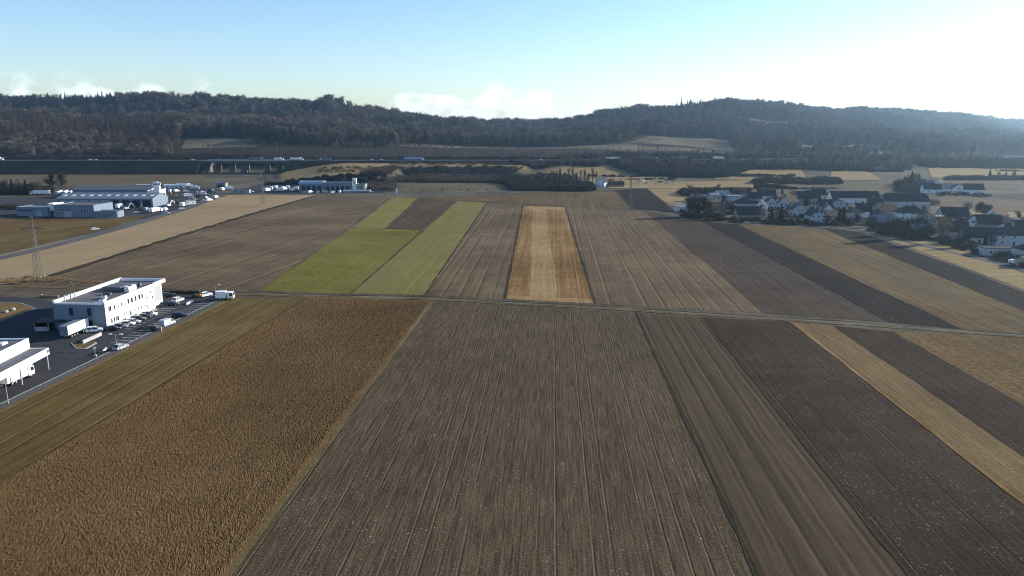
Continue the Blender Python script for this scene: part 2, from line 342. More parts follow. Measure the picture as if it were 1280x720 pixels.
# ------------------------------------------------------------------ ground: one sheet to beyond the hills
def ground():
    xs = np.concatenate([np.linspace(-5200, -1500, 38)[:-1], np.arange(-1500, 1500, 14), np.linspace(1500, 5200, 38)])
    ys = np.concatenate([np.arange(-250, 640, 60), np.arange(640, 1080, 5.5), np.arange(1080, 2300, 18), np.arange(2300, 6200, 60)])
    X, Y = np.meshgrid(xs, ys); Z = Zxy(X, Y)
    nx, ny = len(xs), len(ys)
    me = bpy.data.meshes.new('ground')
    idx = np.arange(nx * ny).reshape(ny, nx)
    q = np.stack([idx[:-1, :-1], idx[:-1, 1:], idx[1:, 1:], idx[1:, :-1]], -1).reshape(-1, 4)
    me.from_pydata(np.stack([X, Y, Z], -1).reshape(-1, 3).tolist(), [], q.tolist())
    me.materials.append(MATS['meadow']); me.materials.append(MATS['forest_floor'])
    yc = Y[:-1, :-1].reshape(-1)
    me.polygons.foreach_set('material_index', (yc > 1060).astype(int).tolist())
    me.polygons.foreach_set('use_smooth', [True] * len(q)); me.update()
    return struct(link('ground', me))
ground()

_z = [0.02]
def sheet(name, px, mat, z=None, world=False):
    """a flat field, road or yard laid on the plain; corners given as photo pixels"""
    if z is None: _z[0] += .002; z = _z[0]
    pts = [p if world else P(*p) for p in px]
    a = sum(pts[i][0] * pts[(i + 1) % len(pts)][1] - pts[(i + 1) % len(pts)][0] * pts[i][1] for i in range(len(pts)))
    if a < 0: pts = pts[::-1]
    if name == 'field':
        q = []
        for i in range(len(pts)):
            a, b = Vector(pts[i]), Vector(pts[(i + 1) % len(pts)]); d = b - a; n = int(min(140, max(1, d.length / 3.0))); nv = Vector((-d.y, d.x)).normalized()
            for k in range(n):
                p = a + d * (k / n); w = mnoise.noise(Vector((p.x * .16, p.y * .16, len(s_seed)))) * .55 + mnoise.noise(Vector((p.x * .03, p.y * .03, 9.0 + len(s_seed)))) * .8
                q.append(tuple(p + nv * w * (0 if k == 0 else 1)))
            s_seed.append(1)
        pts = q
    mb = MB(); mb.add([(x, y, z) for x, y in pts], [tuple(range(len(pts)))])
    return struct(mb.build(name, mat))
s_seed = []
def drape(name, c4, mat, nu=26, ny=12, dz=.35):
    """a field on sloping ground; four corners as (bearing column, distance), counter-clockwise"""
    (u0, y0), (u1, y1), (u2, y2), (u3, y3) = c4
    s, t = np.meshgrid(np.linspace(0, 1, nu), np.linspace(0, 1, ny))
    U = (u0 * (1 - s) + u1 * s) * (1 - t) + (u3 * (1 - s) + u2 * s) * t
    Y = (y0 * (1 - s) + y1 * s) * (1 - t) + (y3 * (1 - s) + y2 * s) * t
    Z = Zu(U, Y) + dz; X = (U - 640) / F * Y
    idx = np.arange(nu * ny).reshape(ny, nx_ := nu)
    q = np.stack([idx[:-1, :-1], idx[:-1, 1:], idx[1:, 1:], idx[1:, :-1]], -1).reshape(-1, 4)
    me = bpy.data.meshes.new(name); me.from_pydata(np.stack([X, Y, Z], -1).reshape(-1, 3).tolist(), [], q.tolist())
    me.materials.append(MATS[mat]); me.polygons.foreach_set('use_smooth', [True] * len(q)); me.update()
    return struct(link(name, me))
def ext(a, b, v):                                       # point on the image line a-b at row v
    k = (v - a[1]) / (b[1] - a[1]); return (a[0] + (b[0] - a[0]) * k, v)
def ribbon(name, pts, w, mat, z=None, world=False):
    p = [Vector(q if world else P(*q)) for q in pts]; L, Rr = [], []
    if name in ('field_edge', 'path', 'path_verge'):
        f = []
        for a, b in zip(p[:-1], p[1:]):
            n = int(min(90, max(1, (b - a).length / 3))); f += [a + (b - a) * (k / n) for k in range(n)]
        p = f + [p[-1]]
    for i in range(len(p)):
        d = (p[min(i + 1, len(p) - 1)] - p[max(i - 1, 0)]).normalized(); n = Vector((-d.y, d.x)) * w / 2
        if name in ('field_edge', 'path', 'path_verge'): n *= .85 + .75 * mnoise.noise(Vector((p[i].x * .13, p[i].y * .13, w)))
        L.append(p[i] + n); Rr.append(p[i] - n)
    if z is None: _z[0] += .002; z = _z[0]
    mb = MB(); n = len(p)
    mb.add([(q.x, q.y, z) for q in Rr] + [(q.x, q.y, z) for q in L], [(i, i + 1, n + i + 1, n + i) for i in range(n - 1)])
    return struct(mb.build(name, mat))

# fields in front of the cross path
VB = 960
fl = [((290, 372), (0, 513)), ((384, 371), (0, 601)), ((541, 376), (285, 720)), ((795, 391), (947, 720)), ((880, 397), (1137, 720)), ((988, 402), (1280, 630)), ((1040, 407), (1280, 572)), ((1115, 414), (1280, 506))]
near = [ext(*l, VB) for l in fl]
def nf(i, j, mat): return sheet('field', [fl[i][0], near[i], near[j], fl[j][0]], mat)
nf(0, 1, 'stubble_olive'); nf(1, 2, 'stubble_rough'); nf(2, 3, 'plough_main'); nf(3, 4, 'plough_tilled'); nf(4, 5, 'plough_clods'); nf(5, 6, 'stubble_tan'); nf(6, 7, 'plough_dark')
sheet('field', [fl[7][0], near[7], (5200, VB), (1700, 447)], 'stubble_rough')
# fields beyond the path
sheet('field', [(60, 346), (-40, 362), (-400, 380), (-400, 330), (0, 319), (150, 284), (222, 262), (288, 243), (396, 244)], 'stubble_pale')
sheet('field', [(60, 347), (-10, 361), (120, 360), (205, 361), (325, 363.5), (487, 246.5), (396, 244.5)], 'plough_left')
ribbon('field_edge', [(62, 345.5), (230, 293), (330, 263), (396, 244.3)], 5, 'verge_dark')
sheet('field', [(325, 363.5), (438, 367), (527, 287.5), (441, 284.5)], 'winter_green')
sheet('field', [(442, 284.3), (481, 285.5), (522, 247.5), (490, 247)], 'winter_green_bright')
sheet('field', [(481.5, 285), (526.5, 287), (571, 251.5), (523, 248)], 'plough_tilled')
sheet('field', [(439, 367), (530.5, 369), (608, 253.5), (571.5, 251.5)], 'winter_green_pale')
sheet('field', [(531.5, 369), (630, 374), (653, 257), (609, 254)], 'plough_brown')
sheet('field', [(631, 374), (743.5, 380), (706, 259), (654, 257)], 'stubble_gold')
sheet('field', [(662, 371), (698, 374), (682, 259.5), (666, 259.2)], 'stubble_gold_pale')
sheet('field', [(631, 368.5), (742, 374), (743.2, 379.6), (631.5, 373.6)], 'stubble_gold_pale')
sheet('field', [(655, 257.4), (705.5, 259.2), (706.5, 262.5), (654.3, 260.5)], 'stubble_gold_pale')
sheet('field', [(745, 380), (957, 392), (803, 263), (707, 259.5)], 'plough_brown')
sheet('field', [(957.5, 392), (1110, 403), (876, 277), (803.5, 263)], 'plough_violet')
sheet('field', [(1110.5, 403), (1204, 412), (922, 281), (877, 277)], 'plough_black')
sheet('field', [(1204.5, 412), (1366, 425), (1280, 389.5), (1026, 285), (923, 281)], 'field_tan_brown')
sheet('field', [(1026.5, 285.2), (1280, 389), (1366, 424.7), (1458, 430.6), (1280, 365), (1070, 288)], 'plough_black')
sheet('field', [(1112, 300), (1280, 362), (1456, 430.2), (1540, 435), (1280, 342), (1172, 302)], 'far_gold')
sheet('field', [(523, 246.5), (640, 243), (770, 238), (786, 261), (704, 258), (610, 252.5)], 'field_tan_brown')
sheet('field', [(769, 238), (808, 235.5), (846, 266), (792, 262)], 'plough_black')
sheet('field', [(809, 235.5), (846, 233), (862, 248), (846, 258), (836, 256)], 'far_gold')
# dark balks between the fields
for a, b, w in (((630.5, 374), (653.5, 257), 1.3), ((744, 380), (706.5, 259), 1.3), ((438.5, 367), (571, 251.5), .8), ((531, 369), (608.5, 253.5), .8), ((795, 391), near[3], .9), ((880, 397), near[4], 1.0), ((481.5, 285.5), (526.5, 287.5), 2.0), ((769, 238), (792, 262), 3)):
    ribbon('field_edge', [a, b], w, 'verge_dark')
ribbon('field_edge', [(541, 376), near[2]], 1.2, 'verge'); ribbon('field_edge', [(988, 402), near[5]], .8, 'stubble_gold')
ribbon('field_edge', [(520, 246.5), (605, 253), (655, 256), (706, 258.5), (785, 262), (850, 266)], 4.5, 'field_tan_brown')
ribbon('field_edge', [(531, 247.5), (605, 252.3), (655, 255.3), (706, 258.2)], 1.3, 'verge_dark')
# the cross path with grass verges and two wheel tracks
path = [(-60, 356), (60, 358), (200, 363), (290, 366.5), (400, 370), (540, 373), (640, 379), (760, 385), (900, 394), (1060, 404), (1280, 420), (1700, 446)]
ribbon('path_verge', path, 4.6, 'verge_dark'); ribbon('path_verge', [(u, v + 1.6) for u, v in path], 1.6, 'verge')
ribbon('path', path, 2.0, 'dirt_path')
ribbon('path', [(u, v + .2) for u, v in path[8:]], 1.1, 'road_grey')
# roads
ribbon('road', [(-500, 408), (-200, 360), (0, 323), (60, 309), (120, 293.5), (180, 276.5), (235, 260), (262, 250), (272, 244.5)], 8, 'road_grey')
ribbon('road', [(225, 243.2), (280, 243.2), (400, 242.6), (500, 242), (640, 239.7), (740, 236), (860, 232), (1000, 232), (1120, 235)], 7, 'far_road')
ribbon('road', [(740, 232.5), (830, 228), (900, 231), (940, 233.5)], 7, 'road_grey')
ribbon('road', [(1120, 234), (1180, 238), (1225, 245.5), (1290, 253), (1400, 262)], 7, 'far_road')
ribbon('road', [(766, 262), (850, 266.2), (900, 272), (1000, 281), (1080, 290), (1200, 318), (1290, 340)], 4, 'far_road')
# pale bands on the plain behind the fields
sheet('field', [(-300, 239), (-300, 213.5), (250, 213.5), (262, 226), (225, 231)], 'far_grey', z=.012)
sheet('field', [(-300, 300), (-300, 272), (20, 272.5), (145, 273), (190, 268), (120, 289), (0, 316), (-100, 338)], 'stubble_olive')
sheet('field', [(-300, 285), (-300, 273), (60, 273.3), (120, 274), (60, 283), (-80, 300)], 'stubble_rough')
sheet('field', [(497, 238.5), (655, 236), (650, 228.5), (505, 229.5)], 'far_grey')
sheet('yard', [(-20, 273), (-20, 247), (60, 246), (70, 238), (120, 233), (240, 229), (262, 238), (285, 243.5), (262, 250), (235, 258.5), (180, 274.5), (150, 272.8)], 'asphalt', z=.03)
sheet('yard', [(283, 242.6), (330, 228.5), (470, 230.5), (480, 241.6), (400, 242)], 'asphalt', z=.03)
sheet('car_park', [(786, 233.3), (795, 226), (850, 225.8), (872, 230.5), (850, 232)], 'concrete', z=.16)
sheet('field', [(900, 300), (1400, 400), (1400, 262), (1180, 239), (1000, 233.5), (870, 233)], 'meadow', z=.012)
sheet('field', [(930, 237), (1000, 235), (1120, 236.5), (1130, 243), (1120, 250), (950, 246)], 'far_grey')
sheet('field', [(1120, 250), (1130, 243), (1195, 243), (1220, 246.5), (1400, 266), (1400, 275), (1180, 258)], 'far_grey')
sheet('field', [(1200, 241.5), (1400, 243), (1400, 258), (1235, 246)], 'plough_violet')
sheet('field', [(1120, 258), (1180, 259), (1300, 268), (1300, 281), (1230, 272)], 'far_gold')

# car park of the white office building and its drive
sheet('car_park', [(-220, 366), (0, 371), (38, 372.5), (70, 379), (190, 370), (289, 367.8), (290, 371.5), (0, 513), (-220, 620)], 'asphalt', z=.03)
sheet('verge', [(-200, 400), (0, 379), (26, 379), (44, 386), (20, 394), (0, 401.5), (-200, 470)], 'stubble_tan', z=.045)
ribbon('kerb', [(0, 401.8), (20, 394.3), (44.5, 386), (26, 378.8), (0, 378.6)], .25, 'kerb_stone', z=.12)
fa, fb = Vector(P(290, 371.5)), Vector(P(0, 513)); fdir = (fb - fa).normalized(); fend = fb + fdir * 60; fn = Vector((fdir.y, -fdir.x))
def strip(a, b, off0, off1, name, mat, z):
    p = [a + fn * off0, b + fn * off0, b + fn * off1, a + fn * off1]; return sheet(name, [tuple(q) for q in p], mat, z=z, world=True)
side = 1 if (fn.x < 0) else -1
strip(fa, fend, side * .3, side * 2.6, 'pavement', 'far_road', .075)
strip(fa, fend, -side * 1.5, side * .25, 'verge', 'verge', .08)
km = MB(); k0, k1 = fa + fn * side * 2.7, fend + fn * side * 2.7
km.box(((k0.x + k1.x) / 2, (k0.y + k1.y) / 2, .08), ((k1 - k0).length, .18, .16), math.atan2((k1 - k0).y, (k1 - k0).x)); struct(km.build('kerb', 'grey_render'))

# the lodged brown cover crop: a matted knee-high surface with real lumps and hollows
def cover_crop():
    a0, a1 = np.array(P(*fl[1][0])), np.array(P(*near[1])); b0, b1 = np.array(P(*fl[2][0])), np.array(P(*near[2]))
    nt, ns = 900, 520
    t = np.linspace(0, 1, nt)[:, None, None] ** 1.0; s = np.linspace(0.002, .992, ns)[None, :, None]
    A = a0 + (a1 - a0) * t; B = b0 + (b1 - b0) * t
    p = A + (B - A) * s; X, Y = p[..., 0], p[..., 1]
    wx = fbm(X * .5, Y * .5, 3) * 2.4; wy = fbm(X * .5 + 40, Y * .5 + 9, 3) * 2.4
    r1 = 1 - np.abs(fbm(X * 1.3 + wx, Y * .9 + wy, 3) * 4); r2 = 1 - np.abs(fbm(X * 2.8 + wx * 1.3 + 7, Y * 2.0 + wy, 2) * 4)
    Z = .06 + .06 * np.clip(r1, 0, 1) ** 1.5 + .06 * np.clip(r2, 0, 1) ** 1.4 + .25 * fbm(X * .09, Y * .05, 3) + .016 * np.sin((X - Y * .05) * 2.1 + fbm(X * .05, Y * .02, 2) * 5) + _rs.rand(nt, ns) * .10
    e = np.minimum(np.minimum(s[..., 0], 1 - s[..., 0]) * 40, np.minimum(t[..., 0], 1) * 60); Z = Z * np.clip(e, 0, 1) + .05
    idx = np.arange(nt * ns).reshape(nt, ns)
    q = np.stack([idx[:-1, :-1], idx[1:, :-1], idx[1:, 1:], idx[:-1, 1:]], -1).reshape(-1, 4)
    me = bpy.data.meshes.new('cover_crop'); me.from_pydata(np.stack([X, Y, Z], -1).reshape(-1, 3).tolist(), [], q.tolist())
    at = me.attributes.new('hgt', 'FLOAT', 'POINT'); at.data.foreach_set('value', Z.reshape(-1).astype(np.float32))
    T = NT('lodged_crop'); v = T.pos()
    n1 = T.noise(v, .03, 5, .6); n2 = T.noise(v, 1.6, 5, .7); n3 = T.noise(v, .35, 3, .6)
    f = T.math('ADD', T.math('MULTIPLY', n2, .55), T.math('ADD', T.math('MULTIPLY', n1, .34), T.math('MULTIPLY', n3, .16)))
    rp = T.new('ValToRGB'); el = rp.color_ramp.elements; el[0].position = .32; el[1].position = .70
    el[0].color = (.046, .027, .010, 1); el[1].color = (.158, .099, .045, 1); x = el.new(.5); x.color = (.092, .0555, .0225, 1)
    T.l.new(f, rp.inputs[0]); T.l.new(rp.outputs[0], T.b.inputs['Base Color']); T.b.inputs['Roughness'].default_value = .95; T.b.inputs['Specular IOR Level'].default_value = .05
    me.materials.append(T.m); me.update()
    struct(link('cover_crop', me), 'stuff')
cover_crop()

# far fields on the slopes
drape('field', [(232, 1215), (325, 1235), (322, 1330), (240, 1330)], 'clearing')
drape('field', [(496, 1290), (795, 1240), (795, 1430), (560, 1420)], 'clearing', nu=60, ny=20)
drape('field', [(796, 1270), (910, 1290), (905, 1345), (796, 1400)], 'far_grey', nu=30)
drape('field', [(772, 1445), (914, 1380), (905, 1640), (810, 1580)], 'clearing', nu=40, ny=24)
drape('field', [(904, 2030), (1014, 2040), (1016, 2110), (907, 2090)], 'clearing', ny=24)
drape('field', [(930, 1440), (1085, 1460), (1085, 1550), (930, 1530)], 'far_tan')
drape('field', [(1000, 1290), (1120, 1290), (1110, 1400), (1000, 1380)], 'far_tan')
drape('field', [(336, 803), (482, 803), (490, 975), (362, 985)], 'far_gold', nu=40, dz=.3)
drape('field', [(500, 944), (640, 944), (690, 985), (490, 985)], 'far_gold', nu=40, dz=.3)
drape('field', [(732, 805), (815, 800), (835, 870), (735, 985)], 'far_gold', dz=.3)
drape('field', [(640, 900), (735, 860), (735, 985), (640, 985)], 'far_gold', dz=.3)
drape('field', [(890, 850), (1005, 850), (990, 1110), (905, 1110)], 'far_gold', dz=.35)
drape('field', [(760, 745), (1000, 740), (940, 850), (760, 800)], 'far_gold', dz=.3)
drape('field', [(1035, 850), (1100, 850), (1080, 960), (1035, 960)], 'far_gold', dz=.35)
drape('field', [(1160, 885), (1420, 885), (1420, 1150), (1150, 1150)], 'far_gold', nu=40, dz=.35)
drape('field', [(940, 735), (1420, 735), (1420, 845), (940, 845)], 'far_grey', nu=40, dz=.3)
drape('field', [(1150, 1160), (1420, 1160), (1420, 1300), (1150, 1300)], 'far_grey', nu=40, dz=.35)

# ------------------------------------------------------------------ motorway: embankment, viaduct, carriageway
MZ = 16.0
def my(x): return 1000 + .00022 * max(0, x + 100) ** 2
def motorway():
    xs = list(np.linspace(-1400, 400, 80)); wv = 15
    top = MB(); n = len(xs)
    V = [];
    for x in xs: V += [(x, my(x) - wv, MZ + .02), (x, my(x) + wv, MZ + .02)]
    struct(top.add(V, [(2 * i, 2 * i + 2, 2 * i + 3, 2 * i + 1) for i in range(n - 1)]).build('motorway', 'asphalt'))
    vx0, vx1 = (258 - 640) / F * 985, (362 - 640) / F * 985
    for k, (x0, x1) in enumerate(((-1400, vx0), (vx1, 400))):
        q = [x for x in np.linspace(x0, x1, 60)]; em = MB(); V = []
        for x in q:
            y = my(x); fz = max(-.5, zat(x, y - 38) - 1); bz = max(-.5, min(MZ - .5, zat(x, y + 60) - 2)); fz = min(fz, MZ - 1)
            V += [(x, y - wv - 2 - (MZ - fz) * 1.5, fz), (x, y - wv - 2, MZ), (x, y + wv + 2, MZ), (x, y + wv + 2 + (MZ - bz) * 1.6, bz)]
        m = len(q); fs = []
        for i in range(m - 1):
            for j in range(3): fs.append((4 * i + j, 4 * i + 4 + j, 4 * i + 5 + j, 4 * i + 1 + j))
        fs += [(0, 1, 2, 3), tuple(4 * (m - 1) + j for j in (3, 2, 1, 0))]
        struct(em.add(V, fs).build('motorway_embankment', 'bank_grass'))
    # viaduct
    b = thing('viaduct', 'long concrete motorway viaduct on slab piers under the row of trucks', 'bridge', ((vx0 + vx1) / 2, 1000, 0))
    L = vx1 - vx0; cx = 0
    MB().box((cx, 0, MZ - 1.1), (L + 8, 2 * wv + 1, 2.0)).build('deck', 'bitumen_gravel', b)
    for s in (-1, 1):
        MB().box((cx, s * (wv + .3), MZ + .35), (L + 8, .35, 1.3)).build('parapet', 'galvanised', b)
    for fx in (.13, .30, .44, .47, .72, .86):
        MB().box((-L / 2 + L * fx, 0, (MZ - 2) / 2 - .2), (1.8, 3.0, MZ - 2.05)).box((-L / 2 + L * fx, -9, (MZ - 2) / 2 - .2), (1.8, 2.4, MZ - 2.05)).box((-L / 2 + L * fx, 9, (MZ - 2) / 2 - .2), (1.8, 2.4, MZ - 2.05)).build('pier', 'bitumen_gravel', b)
    for s in (-1, 1):
        MB().box((s * L / 2, 0, (MZ - 2) / 2 - .3), (2.5, 27, MZ - 2.2)).build('abutment', 'bitumen_gravel', b)
    # crash barriers along the embankments
    for x0, x1, lb in ((-1400, vx0, 'long steel crash barrier on the embankment left of the viaduct'), (vx1 + 5, 398, 'long steel crash barrier beside the carriageway right of the viaduct')):
        q = list(np.linspace(x0, x1, 40)); mb = MB()
        for a, c in zip(q[:-1], q[1:]): mb.tube((a, my(a) - wv + .6, MZ + .75), (c, my(c) - wv + .6, MZ + .75), .13, n=4)
        for x in np.linspace(x0, x1, 120): mb.box((x, my(x) - wv + .6, MZ + .35), (.12, .12, .75))
        tag(mb.build('crash_barrier', 'grey_render'), lb, 'crash barrier')
motorway()

# ------------------------------------------------------------------ generic building parts
WIN = {}
def win_mesh(w, h, mat='dark_glass', fr='window_frame'):
    """pane in the y = 0 plane looking towards -y with a raised frame; returns (frame mesh, pane mesh)"""
    k = (round(w, 2), round(h, 2), mat, fr)
    if k not in WIN:
        f = MB(); t = .09
        for c, d in (((-w / 2 + t / 2, 0, 0), (t, .16, h)), ((w / 2 - t / 2, 0, 0), (t, .16, h)), ((0, 0, h / 2 - t / 2), (w - 2 * t, .16, t)), ((0, 0, -h / 2 + t / 2), (w - 2 * t, .16, t))): f.box(c, d)
        if w > 1.5: f.box((0, 0, 0), (t, .14, h - 2 * t))
        WIN[k] = (f.mesh('window', fr), MB().box((0, .0, 0), (w - 2 * t, .10, h - 2 * t)).mesh('pane', mat))
    return WIN[k]
def add_window(par, x, y, z, w, h, rz, sub=True, **k):
    f, p = win_mesh(w, h, **k)
    o = link('window', f, par, (x, y, z), rz); 
    if sub: link('pane', p, o)
    return o
def house(label, u, v, w, d, hw, hr, rot=0, roof='gable', wall='pale_render', tile='slate_tile', chim=1, nwin=3, group='houses of the village', name='house', cat='house', ov=.5, z=0.0, door=True, storeys=None):
    x, y = P(u, v, z); r = R(rot); dep = abs(d * math.cos(r)) + abs(w * math.sin(r)); y += dep / 2; x *= y / (y - dep / 2)
    t = thing(name, label, cat, (x, y, z), r, group)
    hx, hy = w / 2, d / 2; b = MB()
    b.add([(-hx, -hy, -.3), (hx, -hy, -.3), (hx, hy, -.3), (-hx, hy, -.3), (-hx, -hy, hw), (hx, -hy, hw), (hx, hy, hw), (-hx, hy, hw)], [(0, 1, 5, 4), (1, 2, 6, 5), (2, 3, 7, 6), (3, 0, 4, 7)])
    T = .22; rb = MB()
    if roof in ('gable', 'half'):
        b.add([(-hx, -hy, hw), (-hx, hy, hw), (-hx, 0, hw + hr)], [(0, 2, 1)]); b.add([(hx, -hy, hw), (hx, hy, hw), (hx, 0, hw + hr)], [(0, 1, 2)])
        e = hr / hy * ov; X = hx + ov; c = hr * .38 if roof == 'half' else 0; ci = hy * .38 if c else 0
        for s in (-1, 1):
            if c:
                q = [(-X, s * (hy + ov), hw - e), (X, s * (hy + ov), hw - e), (X, s * ci, hw + hr - c), (hx - ci * .7, 0, hw + hr), (-hx + ci * .7, 0, hw + hr), (-X, s * ci, hw + hr - c)]
            else: q = [(-X, s * (hy + ov), hw - e), (X, s * (hy + ov), hw - e), (X, 0, hw + hr), (-X, 0, hw + hr)]
            n = len(q); vs = q + [(a, bb, zz + T) for a, bb, zz in q]; o_ = range(n)
            fs = [tuple(range(n)), tuple(range(2 * n - 1, n - 1, -1))] + [(i, (i + 1) % n, n + (i + 1) % n, n + i) for i in range(n)]
            rb.add(vs, fs)
        if c:
            for s in (-1, 1):
                rb.add([(s * X, -ci, hw + hr - c + T), (s * X, ci, hw + hr - c + T), (s * (hx - ci * .7), 0, hw + hr + T), (s * X, -ci, hw + hr - c), (s * X, ci, hw + hr - c)], [(0, 1, 2), (0, 3, 4, 1)])
    elif roof == 'hip':
        X, Y = hx + ov, hy + ov; rl = max(.3, hx - hy * .95); ez = hw - .1
        q = [(-X, -Y, ez), (X, -Y, ez), (X, Y, ez), (-X, Y, ez), (-X, -Y, ez + T), (X, -Y, ez + T), (X, Y, ez + T), (-X, Y, ez + T), (-rl, 0, hw + hr), (rl, 0, hw + hr)]
        rb.add(q, [(3, 2, 1, 0), (0, 1, 5, 4), (1, 2, 6, 5), (2, 3, 7, 6), (3, 0, 4, 7), (4, 5, 9, 8), (5, 6, 9), (6, 7, 8, 9), (7, 4, 8)])
    elif roof == 'mono':
        q = [(-hx - ov, -hy - ov, hw + .02), (hx + ov, -hy - ov, hw + .02), (hx + ov, hy + ov, hw + hr), (-hx - ov, hy + ov, hw + hr)]
        vs = q + [(a, c, zz + .3) for a, c, zz in q]; rb.add(vs, [(3, 2, 1, 0), (4, 5, 6, 7), (0, 1, 5, 4), (1, 2, 6, 5), (2, 3, 7, 6), (3, 0, 4, 7)])
    else: rb.box((0, 0, hw + .16), (w + .5, d + .5, .32))
    b.build('wall', wall, t); ro = rb.build('roof', tile, t)
    for i in range(chim):
        cxp = (-.22 + .5 * i) * w * .8; zt = hw + hr
        if roof == 'flat': zt = hw + .8
        MB().box((cxp, .12 * d * (-1) ** i, zt - .3), (.7, .7, 1.9)).box((cxp, .12 * d * (-1) ** i, zt + .72), (.9, .9, .14)).build('chimney', 'pale_render' if i % 2 == 0 else 'brown_tile', ro)
    st = storeys or (2 if hw > 4.6 else 1)
    for (nx, ny, ln, off) in ((0, -1, w, hy), (1, 0, d, hx), (-1, 0, d, hx), (0, 1, w, hy)):
        wx, wy = nx * math.cos(r) - ny * math.sin(r), nx * math.sin(r) + ny * math.cos(r)
        dx, dy = -x, -y; L = math.hypot(dx, dy)
        if (wx * dx + wy * dy) / L < .25: continue
        k = max(1, min(nwin, int(ln / 3)))
        rows = list(range(st)) + ([st] if nx and roof in ('gable', 'half') and hr > 2.5 else [])
        for s in rows:
            kk = k if s < st else max(1, k - 1)
            for i in range(kk):
                p = (i + .5) / kk - .5 if s < st else (i + .5) / kk * .5 - .25
                if door and s == 0 and i == kk // 2 and ny == -1:
                    MB().box((p * ln, -hy - .02, 1.05), (1.1, .14, 2.1)).build('door', 'dark_door', t); continue
                a = math.atan2(nx, -ny)
                add_window(t, nx * off + (p * ln if ny else 0), ny * off + (p * ln if nx else 0), 1.6 + 2.75 * s, 1.2, 1.3, a)
    return t
def block(name, label, cat, a, b, d, h, wall, roof='bitumen_gravel', parts=(), group=None, z=0, par=.5):
    """flat-roofed building: front edge from photo pixel a to b at ground level, depth d going back; parts = (kind, s0, s1, z0, z1, material) on the front"""
    p, q = Vector(P(*a, z)), Vector(P(*b, z)); L = (q - p).length; ang = math.atan2(q.y - p.y, q.x - p.x)
    t = thing(name, label, cat, ((p.x + q.x) / 2, (p.y + q.y) / 2, z), ang, group)
    MB().add([(-L / 2, 0, -.3), (L / 2, 0, -.3), (L / 2, d, -.3), (-L / 2, d, -.3), (-L / 2, 0, h), (L / 2, 0, h), (L / 2, d, h), (-L / 2, d, h)], [(0, 1, 5, 4), (1, 2, 6, 5), (2, 3, 7, 6), (3, 0, 4, 7)]).build('wall', wall, t)
    MB().box((0, d / 2, h - par + .1), (L - .5, d - .5, .2)).build('roof', roof, t)
    pm = MB(); tk = .35
    for c, dd in (((0, tk / 2 - .06, h - par / 2 + .1), (L + .1, tk, par + .2)), ((0, d - tk / 2 + .06, h - par / 2 + .1), (L + .1, tk, par + .2)), ((-L / 2 + tk / 2 - .06, d / 2, h - par / 2 + .1), (tk, d - 2 * tk + .1, par + .2)), ((L / 2 - tk / 2 + .06, d / 2, h - par / 2 + .1), (tk, d - 2 * tk + .1, par + .2))): pm.box(c, dd)
    pm.build('parapet', 'pale_sheet' if wall != 'white_render' else 'white_metal', t)
    for kind, s0, s1, z0, z1, m in parts:
        w = (s1 - s0) * L; xc = -L / 2 + (s0 + s1) / 2 * L
        if kind == 'window': add_window(t, xc, -.01, (z0 + z1) / 2, w, z1 - z0, 0, mat=m)
        else: MB().box((xc, -.03, (z0 + z1) / 2), (w, .16, z1 - z0)).build(kind, m, t)
    return t, L

